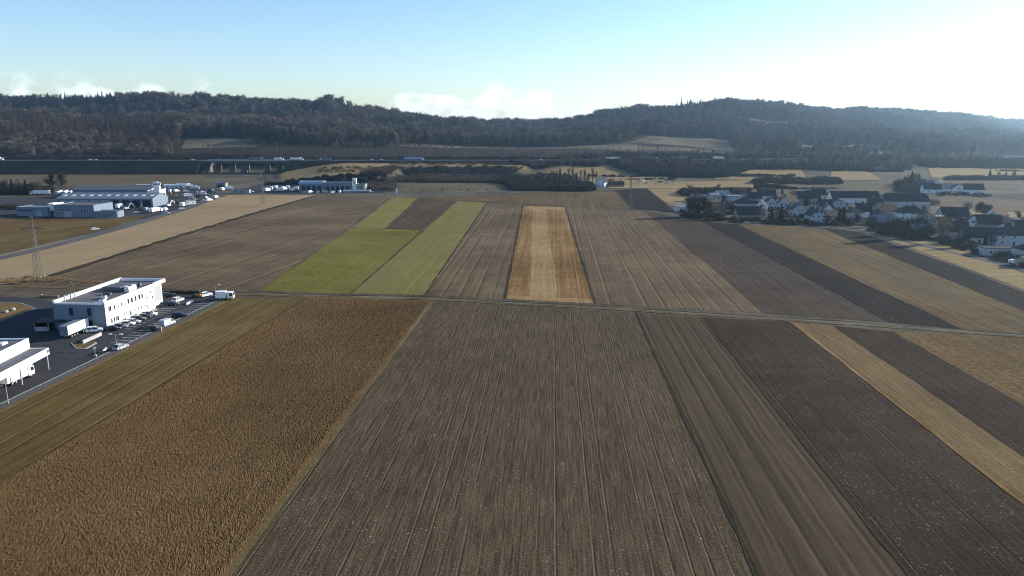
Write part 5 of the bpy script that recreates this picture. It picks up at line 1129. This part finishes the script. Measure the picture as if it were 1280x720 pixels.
for nm, lb, u, v, key, s in [
    ('conifer', 'tall dark conifer in front of the pale gabled house', 976, 277, ('con', 0), .85), ('conifer', 'broad dark conifer just left of the tall one', 964, 278, ('con', 1), .78), ('conifer', 'small conifer on the skyline of the rear roofs', 977.5, 243, ('con', 2), .55),
    ('conifer', 'dark conifer column below the rounded gable house', 1048.5, 279.5, ('column', 0), .85), ('conifer', 'dark conifer pair left of the low pale house, taller one', 1054, 280, ('con', 1), .8), ('conifer', 'dark conifer right of the sunlit white gable', 1088, 279, ('con', 0), .7),
    ('evergreen_tree', 'big round evergreen at the rear right of the village', 1227, 274, ('ever', 0), 1.0), ('willow_tree', 'pale golden willow standing at the tan field edge', 1177, 304, ('willow', 0), .98),
    ('bare_tree', 'round bare tree on the skyline right of the small conifer', 990, 251, ('grey', 0), .85), ('bare_tree', 'bare grey tree left of the barn house', 1152, 279, ('grey', 1), 1.1), ('bare_tree', 'tall bare grey tree between the villa hedge and the golden willow', 1146, 293, ('grey', 2), 1.1),
    ('bare_tree', 'bare tree right above the barn house roof', 1208, 275, ('bare', 0), 1.0), ('bare_tree', 'dark bare tree at the front of the garden right of the hip roof', 1133, 298, ('dark', 0), .95), ('bare_tree', 'dark bushy bare tree nearest the field below the hip-roofed house', 1118, 300, ('dark', 1), 1.0), ('bare_tree', 'dark bare tree left edge of the bushy garden', 1108, 294, ('dark', 2), .85),
    ('bare_tree', 'dark bare tree, first of the block at the left village edge', 861, 271, ('dark', 0), 1.05), ('bare_tree', 'dark bare tree, second of the block at the left village edge', 867, 270, ('dark', 1), 1.1), ('bare_tree', 'dark bare tree, third of the block at the left village edge', 873, 270.5, ('dark', 2), 1.1), ('bare_tree', 'dark bare tree, fourth of the block at the left village edge', 879, 270, ('dark', 0), 1.1), ('bare_tree', 'dark bare tree, last of the block at the left village edge', 885, 271, ('dark', 1), 1.0),
    ('bare_tree', 'brown bare tree right behind the log stack', 893, 273, ('bare', 1), .9), ('bare_tree', 'bare tree between the log stack and the long front-row house', 901, 274, ('bare', 2), .9), ('bare_tree', 'bare tree at the corner of the far car park', 862, 243, ('bare', 0), .8), ('bare_tree', 'thin bare tree behind the dark tree block', 868, 253, ('bare', 1), 1.0),
    ('bare_tree', 'bare tree behind the flat-roofed pale house', 921, 247, ('dark', 2), .7), ('bare_tree', 'bare tree behind the bungalow at the rear left', 897, 242, ('dark', 0), .7), ('bare_tree', 'bare tree among the front-row garden left of the broad conifer', 952, 278, ('bare', 0), .7), ('bare_tree', 'bare bush tree in the field behind the two-chimney house', 1167, 256, ('shrub', 0), 1.5),
    ('bare_tree', 'bare tree in front of the sunlit white gable', 1071, 282, ('dark', 1), .65), ('bare_tree', 'bare tree left of the low house at the field edge', 1090, 284, ('dark', 2), .7), ('bare_tree', 'dark tree behind the flat annex at the right edge', 1238, 309, ('dark', 0), .6), ('conifer', 'low dark conifer between the villa and the pale gable', 1231, 308, ('con', 2), .5), ('bare_tree', 'dark tree in front of the barn house', 1186, 284, ('dark', 1), .75), ('bare_tree', 'dark tree right of the big evergreen', 1240, 277, ('dark', 2), .6), ('conifer', 'conifer at the rear right edge of the village', 1212, 281, ('con', 0), .6)]:
    tree(nm, lb, u, v, key, vg, s)
for i, (u, v) in enumerate(((905, 258), (911, 262), (915, 268), (926, 249), (936, 246), (948, 252), (951, 266), (957, 271), (968, 252), (971, 268), (985, 266), (988, 279), (1008, 262), (1012, 274), (1024, 262), (1029, 274), (1034, 282), (1058, 262), (1062, 268), (1080, 262), (1086, 268), (1092, 262), (1096, 273), (1112, 279), (1116, 268), (1124, 283), (1140, 268), (1160, 270), (1158, 297), (1178, 285), (1200, 290), (1212, 298), (1216, 284), (1246, 283), (1258, 296), (1270, 296), (1272, 283), (1195, 306), (1206, 309), (1280, 300))):
    tree('garden_tree', 'small bare garden tree standing between the village houses', u, v, (('dark', 'bare', 'dark', 'grey')[i % 4], i % 3), 'small bare garden trees between the village houses', rnd.uniform(.45, .75))
for i in range(12):
    tree('slim_tree', 'slim bare tree in the tall row behind the thicket, %s from the left' % o9[i], 690 + i * 5.0, 0, ('slim', i % 3), 'tall bare row behind the thicket', rnd.uniform(.85, 1.1), Y=775 + 9 * (i % 3))
for i, (u, v, k, s) in enumerate(((6, 243.5, 'dark', 1.0), (16, 243, 'con', .95), (24, 243.6, 'dark', 1.05), (33, 243, 'con', 1.0), (42, 243.5, 'dark', .95), (51, 242.6, 'bare', 1.0))):
    tree('grove_tree', '%s in the grove left of the mixer trucks, %s from the left' % ('dark conifer' if k == 'con' else 'bare tree', o9[i]), u, v, (k, i % 3), 'grove left of the mixer trucks', s * 1.05)
for i, (u, v, k, s) in enumerate(((66, 238.5, 'dark', 1.5), (78, 238.5, 'dark', 1.45))):
    tree('bare_tree', 'huge dark round bare tree above the mixer trucks, %s one' % ('left', 'right')[i], u, v, (k, i), 'pair of round trees above the mixer trucks', s)
for i, (u, Y, k, s) in enumerate(((1232, 905, 'con', .8), (1243, 905, 'dark', .5), (1252, 900, 'con', .6), (1262, 900, 'dark', .6))):
    tree('field_tree', '%s in the far hedge line at right, %s from the left' % (('dark conifer' if k == 'con' else 'bare tree'), o9[i]), u, 0, (k, i % 3), 'trees of the far hedge line', s, Y=Y)
for i in range(7):
    tree('clump_tree', 'dark tree in the clump left of the near hamlet, %s from the left' % o9[i], 1122 + i * 4.6, 0, (('dark', 'con')[i % 2], i % 3), 'tree clump left of the near hamlet', (.6, .8, 1.0, 1.2, 1.15, .9, .7)[i], Y=760 + 14 * (i % 3))
for i, (u, v) in enumerate(((330.5, 226.5), (327, 229.5), (333, 231), (262, 219), (255, 221))):
    tree('bare_tree', 'small bare tree by the ramp road, %s' % ('at the pylon top', 'left of the pylon', 'right of the pylon', 'at the viaduct foot right', 'at the viaduct foot left')[i], u, v, ('grey', i % 3), 'small trees by the ramp road', .55)
for i, u in enumerate((515, 530, 553, 576, 586, 608)):
    tree('verge_tree', 'small leafless tree on the verge behind the green fields, %s from the left' % o9[i], u, 240.2, ('bare', i % 3), 'small trees on the verge behind the green fields', .32)

# undergrowth, thickets and woods: masses nobody could count
def hidden(name, t, c, mats):
    mb = MB(); mb.add(t.v, t.f, 0); mb.add(c.v, c.f, 1); return bpy.data.objects.new(name, mb.mesh(name, mats))
def scatter(name, pts, sc, protos, lean=.06):
    col = bpy.data.collections.new(name + '_kinds')
    for p in protos: col.objects.link(p)
    me = bpy.data.meshes.new(name); me.from_pydata([tuple(p) for p in pts], [], [])
    a = me.attributes.new('size', 'FLOAT', 'POINT'); a.data.foreach_set('value', np.asarray(sc, np.float32))
    o = struct(link(name, me), 'stuff')
    g = bpy.data.node_groups.new(name, 'GeometryNodeTree'); g.interface.new_socket('Geometry', in_out='INPUT', socket_type='NodeSocketGeometry'); g.interface.new_socket('Geometry', in_out='OUTPUT', socket_type='NodeSocketGeometry')
    n, l = g.nodes, g.links; i, q = n.new('NodeGroupInput'), n.new('NodeGroupOutput')
    ci = n.new('GeometryNodeCollectionInfo'); ci.inputs[0].default_value = col; ci.inputs['Separate Children'].default_value = True; ci.inputs['Reset Children'].default_value = True
    ip = n.new('GeometryNodeInstanceOnPoints'); ip.inputs['Pick Instance'].default_value = True
    na = n.new('GeometryNodeInputNamedAttribute'); na.data_type = 'FLOAT'; na.inputs[0].default_value = 'size'
    rr = n.new('FunctionNodeRandomValue'); rr.data_type = 'FLOAT_VECTOR'; rr.inputs[0].default_value = (-lean, -lean, 0); rr.inputs[1].default_value = (lean, lean, 6.283)
    l.new(i.outputs[0], ip.inputs['Points']); l.new(ci.outputs[0], ip.inputs['Instance']); l.new(na.outputs[0], ip.inputs['Scale']); l.new(rr.outputs[0], ip.inputs['Rotation']); l.new(ip.outputs[0], q.inputs[0])
    o.modifiers.new('scatter', 'NODES').node_group = g
    return o
brs = [hidden('bush', *bush(4, 3.2, 260, .16), ['trunk_bark', 'twigs']) for i in range(4)]
brd = [hidden('bush', *bush(4, 3.4, 320, .22), ['trunk_bark', 'twigs_dark']) for i in range(3)]
bre = [hidden('bush', *broadleaf(3.4, 2.2, 420, .3, .45), ['trunk_bark', 'leaf_dark']) for i in range(2)]
grs = [hidden('tuft', MB().tube((0, 0, -.1), (0, 0, .3), .02, n=3), bush(.8, .7, 60, .07)[1], ['trunk_bark', 'dry_grass']) for i in range(3)]
tks = [hidden('tree', *bare_tree(10, 3.6, 260, .2), ['trunk_bark', 'twigs_grey']) for i in range(2)]
nr = np.random.RandomState(11)
def fill(quad, per, s0, s1):
    """random points over a quad of (bearing column, distance) corners, one per `per` square metres"""
    p = [np.array(((u - 640) / F * Y, Y)) for u, Y in quad]
    ar = .5 * abs(sum(p[i][0] * p[(i + 1) % 4][1] - p[(i + 1) % 4][0] * p[i][1] for i in range(4))); n = max(3, int(ar / per))
    s, t = nr.rand(n), nr.rand(n)
    q = (p[0] * (1 - s[:, None]) + p[1] * s[:, None]) * (1 - t[:, None]) + (p[3] * (1 - s[:, None]) + p[2] * s[:, None]) * t[:, None]
    return np.column_stack([q, Zxy(q[:, 0], q[:, 1])]), nr.uniform(s0, s1, n)
def fillpx(px, per, s0, s1):
    return fill([(640 + F * P(*q)[0] / P(*q)[1], P(*q)[1]) for q in px], per, s0, s1)
def mass(name, lst, protos):
    a = [fill(*k[1:]) if k[0] == 'u' else fillpx(*k[1:]) for k in lst]
    return scatter(name, np.concatenate([x[0] for x in a]), np.concatenate([x[1] for x in a]), protos)
mass('bare_thicket', [('u', [(484, 828), (640, 815), (640, 905), (492, 915)], 16, .7, 1.5), ('u', [(495, 925), (640, 925), (655, 940), (495, 939)], 10, .5, 1.0), ('u', [(496, 965), (650, 960), (690, 985), (490, 985)], 40, .5, 1.1),
    ('u', [(455, 800), (492, 800), (492, 870), (470, 860)], 14, .9, 1.8), ('px', [(462, 240), (492, 239), (490, 231), (462, 231)], 14, .8, 1.6), ('u', [(400, 850), (480, 830), (490, 900), (400, 930)], 60, .5, .9), ('u', [(1000, 1000), (1130, 1000), (1130, 1080), (990, 1090)], 26, .8, 1.6), ('u', [(560, 905), (640, 905), (640, 925), (560, 925)], 30, .6, 1)], brs)
mass('dark_thicket', [('u', [(640, 720), (740, 712), (735, 790), (632, 860)], 15, .8, 1.7), ('u', [(628, 800), (700, 780), (720, 850), (620, 900)], 18, 1, 1.9), ('u', [(335, 788), (484, 786), (484, 797), (338, 799)], 9, .5, 1.1),
    ('u', [(755, 985), (905, 985), (905, 1130), (755, 1130)], 30, 1.4, 2.8), ('u', [(-700, 1060), (330, 1060), (330, 1100), (-700, 1100)], 30, 1.3, 2.6), ('u', [(330, 1060), (700, 1060), (700, 1100), (330, 1100)], 30, .5, 1.2), ('u', [(990, 985), (1110, 1000), (1130, 1130), (985, 1090)], 22, .5, 2.4), ('u', [(1150, 1040), (1420, 1060), (1420, 1075), (1160, 1062)], 30, .4, 1.6), ('u', [(860, 738), (1050, 733), (1050, 739), (860, 745)], 14, .3, .7), ('u', [(1030, 958), (1125, 962), (1125, 972), (1030, 968)], 16, .6, 1.3), ('u', [(1150, 1148), (1420, 1148), (1420, 1160), (1150, 1160)], 18, .6, 1.4), ('u', [(1240, 1000), (1420, 1015), (1420, 1024), (1240, 1008)], 24, .4, 1.0), ('u', [(735, 872), (800, 868), (800, 876), (735, 880)], 18, .4, .9), ('u', [(905, 960), (1060, 985), (1060, 1010), (905, 980)], 30, .6, 2.6), ('u', [(1230, 1190), (1420, 1180), (1420, 1215), (1230, 1205)], 30, .6, 2.0), ('u', [(640, 958), (755, 958), (755, 978), (640, 978)], 60, 1.0, 2.2), ('u', [(940, 968), (1120, 985), (1120, 1010), (940, 990)], 34, .6, 1.5), ('u', [(262, 1040), (360, 1040), (360, 1062), (262, 1062)], 10, .7, 1.4), ('u', [(768, 965), (800, 880), (905, 872), (938, 978)], 16, 1.2, 2.2), ('u', [(700, 1060), (1400, 1090), (1400, 1170), (700, 1110)], 34, 1.2, 2.6),
    ('px', [(-60, 243.5), (60, 243.5), (62, 237), (-60, 235)], 16, .9, 1.8), ('px', [(-160, 261), (30, 262), (30, 259), (-160, 258)], 30, .5, .9), ('u', [(-700, 975), (255, 975), (255, 982), (-700, 982)], 40, .4, .9), ('u', [(1180, 855), (1420, 860), (1420, 885), (1180, 880)], 20, .8, 1.4), ('u', [(1120, 700), (1160, 700), (1160, 800), (1120, 800)], 30, .8, 1.6),
    ('px', [(848, 246), (930, 243), (940, 240), (850, 240)], 26, .8, 1.5), ('px', [(850, 272), (900, 277), (905, 271), (852, 264)], 22, .5, 1.0)], brd)
mass('garden_shrubs', [('px', [(905, 279), (1065, 284), (1068, 279), (905, 273)], 14, .3, .8), ('px', [(1085, 289), (1160, 303), (1165, 292), (1085, 280)], 16, .5, 1.2), ('px', [(1160, 303), (1290, 338), (1290, 326), (1165, 293)], 26, .4, .9), ('px', [(905, 268), (1290, 300), (1290, 278), (905, 248)], 75, .4, 1.0), ('px', [(900, 252), (1150, 258), (1150, 251), (900, 243)], 90, .4, 1.0), ('u', [(1170, 660), (1235, 650), (1235, 668), (1170, 690)], 40, .5, 1.0)], bre + brd[:1])
mass('dark_hedge', [('u', [(938, 800), (1052, 792), (1040, 850), (950, 850)], 22, .5, 1.9), ('u', [(900, 880), (990, 880), (990, 892), (900, 890)], 14, .7, 1.1), ('u', [(760, 835), (842, 850), (842, 856), (760, 842)], 16, .5, .8)], bre + brd[1:2])
mass('motorway_trees', [('u', [(700, 985), (905, 1000), (905, 1090), (700, 1090)], 150, .8, 1.3), ('u', [(1000, 990), (1140, 1000), (1140, 1080), (1000, 1100)], 200, .8, 1.2), ('u', [(905, 955), (1130, 985), (1130, 1040), (905, 985)], 60, .6, 1.7), ('u', [(1060, 1060), (1240, 1120), (1240, 1190), (1060, 1130)], 160, .6, 1.4), ('u', [(645, 955), (755, 955), (755, 980), (645, 980)], 90, .9, 1.3), ('u', [(770, 930), (905, 930), (905, 980), (770, 980)], 90, .8, 1.2), ('u', [(905, 1090), (1250, 1130), (1250, 1200), (905, 1160)], 120, .8, 1.4), ('u', [(500, 1235), (905, 1200), (905, 1225), (500, 1262)], 160, .3, .6), ('u', [(420, 1215), (500, 1230), (500, 1330), (420, 1300)], 130, .8, 1.3), ('u', [(640, 830), (740, 760), (740, 800), (640, 870)], 120, .8, 1.1)], tks)
mass('dead_grass', [('px', [(-80, 360), (70, 352), (84, 349.5), (40, 345)], 1.6, .8, 1.7), ('px', [(84, 352), (150, 356), (150, 354), (90, 350)], 2.2, .7, 1.3)], grs)

# ------------------------------------------------------------------ the wooded hills
FIELDS = [[(228, 1205), (330, 1230), (328, 1340), (236, 1340)], [(488, 1255), (800, 1215), (800, 1440), (552, 1430)], [(795, 1255), (918, 1255), (912, 1360), (795, 1410)], [(765, 1425), (922, 1340), (912, 1650), (805, 1590)], [(900, 1990), (1020, 2000), (1022, 2125), (902, 2105)], [(995, 1280), (1126, 1280), (1116, 1408), (995, 1390)], [(1140, 1150), (1430, 1150), (1430, 1310), (1140, 1310)], [(924, 1405), (1092, 1425), (1092, 1560), (924, 1540)]]
def inquad(u, y, q):
    r = np.ones(len(u), bool)
    for i in range(4):
        (a, b), (c, d) = q[i], q[(i + 1) % 4]; r &= ((c - a) * (y - b) - (d - b) * (u - a)) >= 0
    return r
def woods():
    P_ = []
    for y0, y1, per in ((1085, 1500, 75), (1500, 1900, 90), (1900, 2400, 110), (2400, 3400, 170), (3400, 4600, 300)):
        w = 1700 * y1 / F; n = int((y1 - y0) * w / per)
        Y = nr.uniform(y0, y1, n); X = nr.uniform(-.86, .93, n) * y1; u = 640 + F * X / Y
        k = (u > -140) & (u < 1420); P_.append(np.column_stack([X[k], Y[k], u[k]]))
    A = np.concatenate(P_); X, Y, u = A.T
    ok = np.ones(len(u), bool)
    for q in FIELDS: ok &= ~inquad(u, Y, q)
    low = ((u > 222) & (u < 345) & (Y < 1222)) | ((u > 330) & (u < 930) & (Y < 1275)); ok &= ~low | (nr.rand(len(u)) < .16)
    ok &= ~((u > 1080) & (Y < 1400) & (nr.rand(len(u)) < .7))
    ok &= ~((u > 1180) & (Y < 2000) & (fbm(X / 160, Y / 160, 2) < .05))
    X, Y, u, low = X[ok], Y[ok], u[ok], low[ok]; Z = Zu(u, Y)
    # keep what can be seen over the crowns in front (with a margin for a step aside)
    hh = np.where(low, 6, 20); v = (H - Z - hh) / Y; o = np.argsort(Y); bins = np.clip(((u + 150) / 9).astype(int), 0, 180); hor = np.full(181, 9.0); keep = np.zeros(len(u), bool)
    for i in o:
        b = bins[i]
        if v[i] < hor[b] + .012: keep[i] = True
        if (H - Z[i] - hh[i] / 2) / Y[i] < hor[b]: hor[b] = (H - Z[i] - hh[i] / 2) / Y[i]
    X, Y, Z, u, low = X[keep], Y[keep], Z[keep], u[keep], low[keep]
    big = 1 + .0004 * np.clip(Y - 1500, 0, 2500)
    sc = nr.uniform(.6, 1.25, len(u)) * (1 + .9 * fbm(X / 70, Y / 70, 3)) * big ** .5
    for a_, b_, y0_, y1_, k_ in ((405, 432, 1800, 1960, 1.35), (488, 500, 1800, 1960, 1.3), (535, 600, 1800, 1960, 1.25), (740, 805, 2050, 2300, 1.3), (838, 862, 2100, 2300, 1.3), (255, 275, 1800, 1960, 1.2)): sc[(u > a_) & (u < b_) & (Y > y0_) & (Y < y1_)] *= k_
    sc[(Y < 1200)] *= .75; sc[low] *= .34; sc[(u > 915) & (Y < 1320)] *= .6
    nz = fbm(X / 230 + 5, Y / 130, 3)
    rust = (u < 235) & (Y < 1560) & (Y > 1180) & (nz > -.04)
    con = (((u > 30) & (u < 160) & (Y > 1790) & (Y < 1960)) | ((u > 835) & (u < 900) & (Y > 2150) & (Y < 2300)) | (fbm(X / 120 + 31, Y / 120, 2) > .22)) & ~rust & (Y > 1250)
    dec = ~(rust | con)
    fo = [hidden('tree', *bare_tree(21, 7.5, 420, .5), ['trunk_bark', 'twigs']) for i in range(5)] + [hidden('tree', *bare_tree(20, 7.5, 420, .5), ['trunk_bark', 'twigs_grey']) for i in range(3)]
    la = [hidden('larch', *conifer(22, 4.0, 300, .8), ['trunk_bark', 'twigs_rust']) for i in range(3)] + [hidden('tree', *bare_tree(15, 5, 300, .3), ['trunk_bark', 'twigs_rust'])]
    co = [hidden('spruce', *conifer(23, 4.4, 340, 1.1), ['trunk_bark', 'needles']) for i in range(3)]
    sc[con] *= nr.uniform(.5, 1.0, con.sum())
    Q = np.column_stack([X, Y, Z - .3])
    print('woods', dec.sum(), rust.sum(), con.sum())
    scatter('forest', Q[dec], sc[dec], fo); scatter('larch_forest', Q[rust], sc[rust], la); scatter('spruce_forest', Q[con], sc[con], co)
woods()

# ------------------------------------------------------------------ the air
hz = MB().box((0, 2950, 88), (11600, 6900, 200)).mesh('haze', 'concrete'); hz.materials.clear()
hm = bpy.data.materials.new('haze'); hm.use_nodes = True; hn = hm.node_tree.nodes; hn.clear()
ho = hn.new('ShaderNodeOutputMaterial'); hv = hn.new('ShaderNodeVolumePrincipled'); hv.inputs['Color'].default_value = (.52, .77, 1, 1); hv.inputs['Density'].default_value = HAZE; hv.inputs['Anisotropy'].default_value = .74
hm.node_tree.links.new(hv.outputs[0], ho.inputs['Volume']); hz.materials.append(hm)
struct(link('haze', hz), 'stuff')
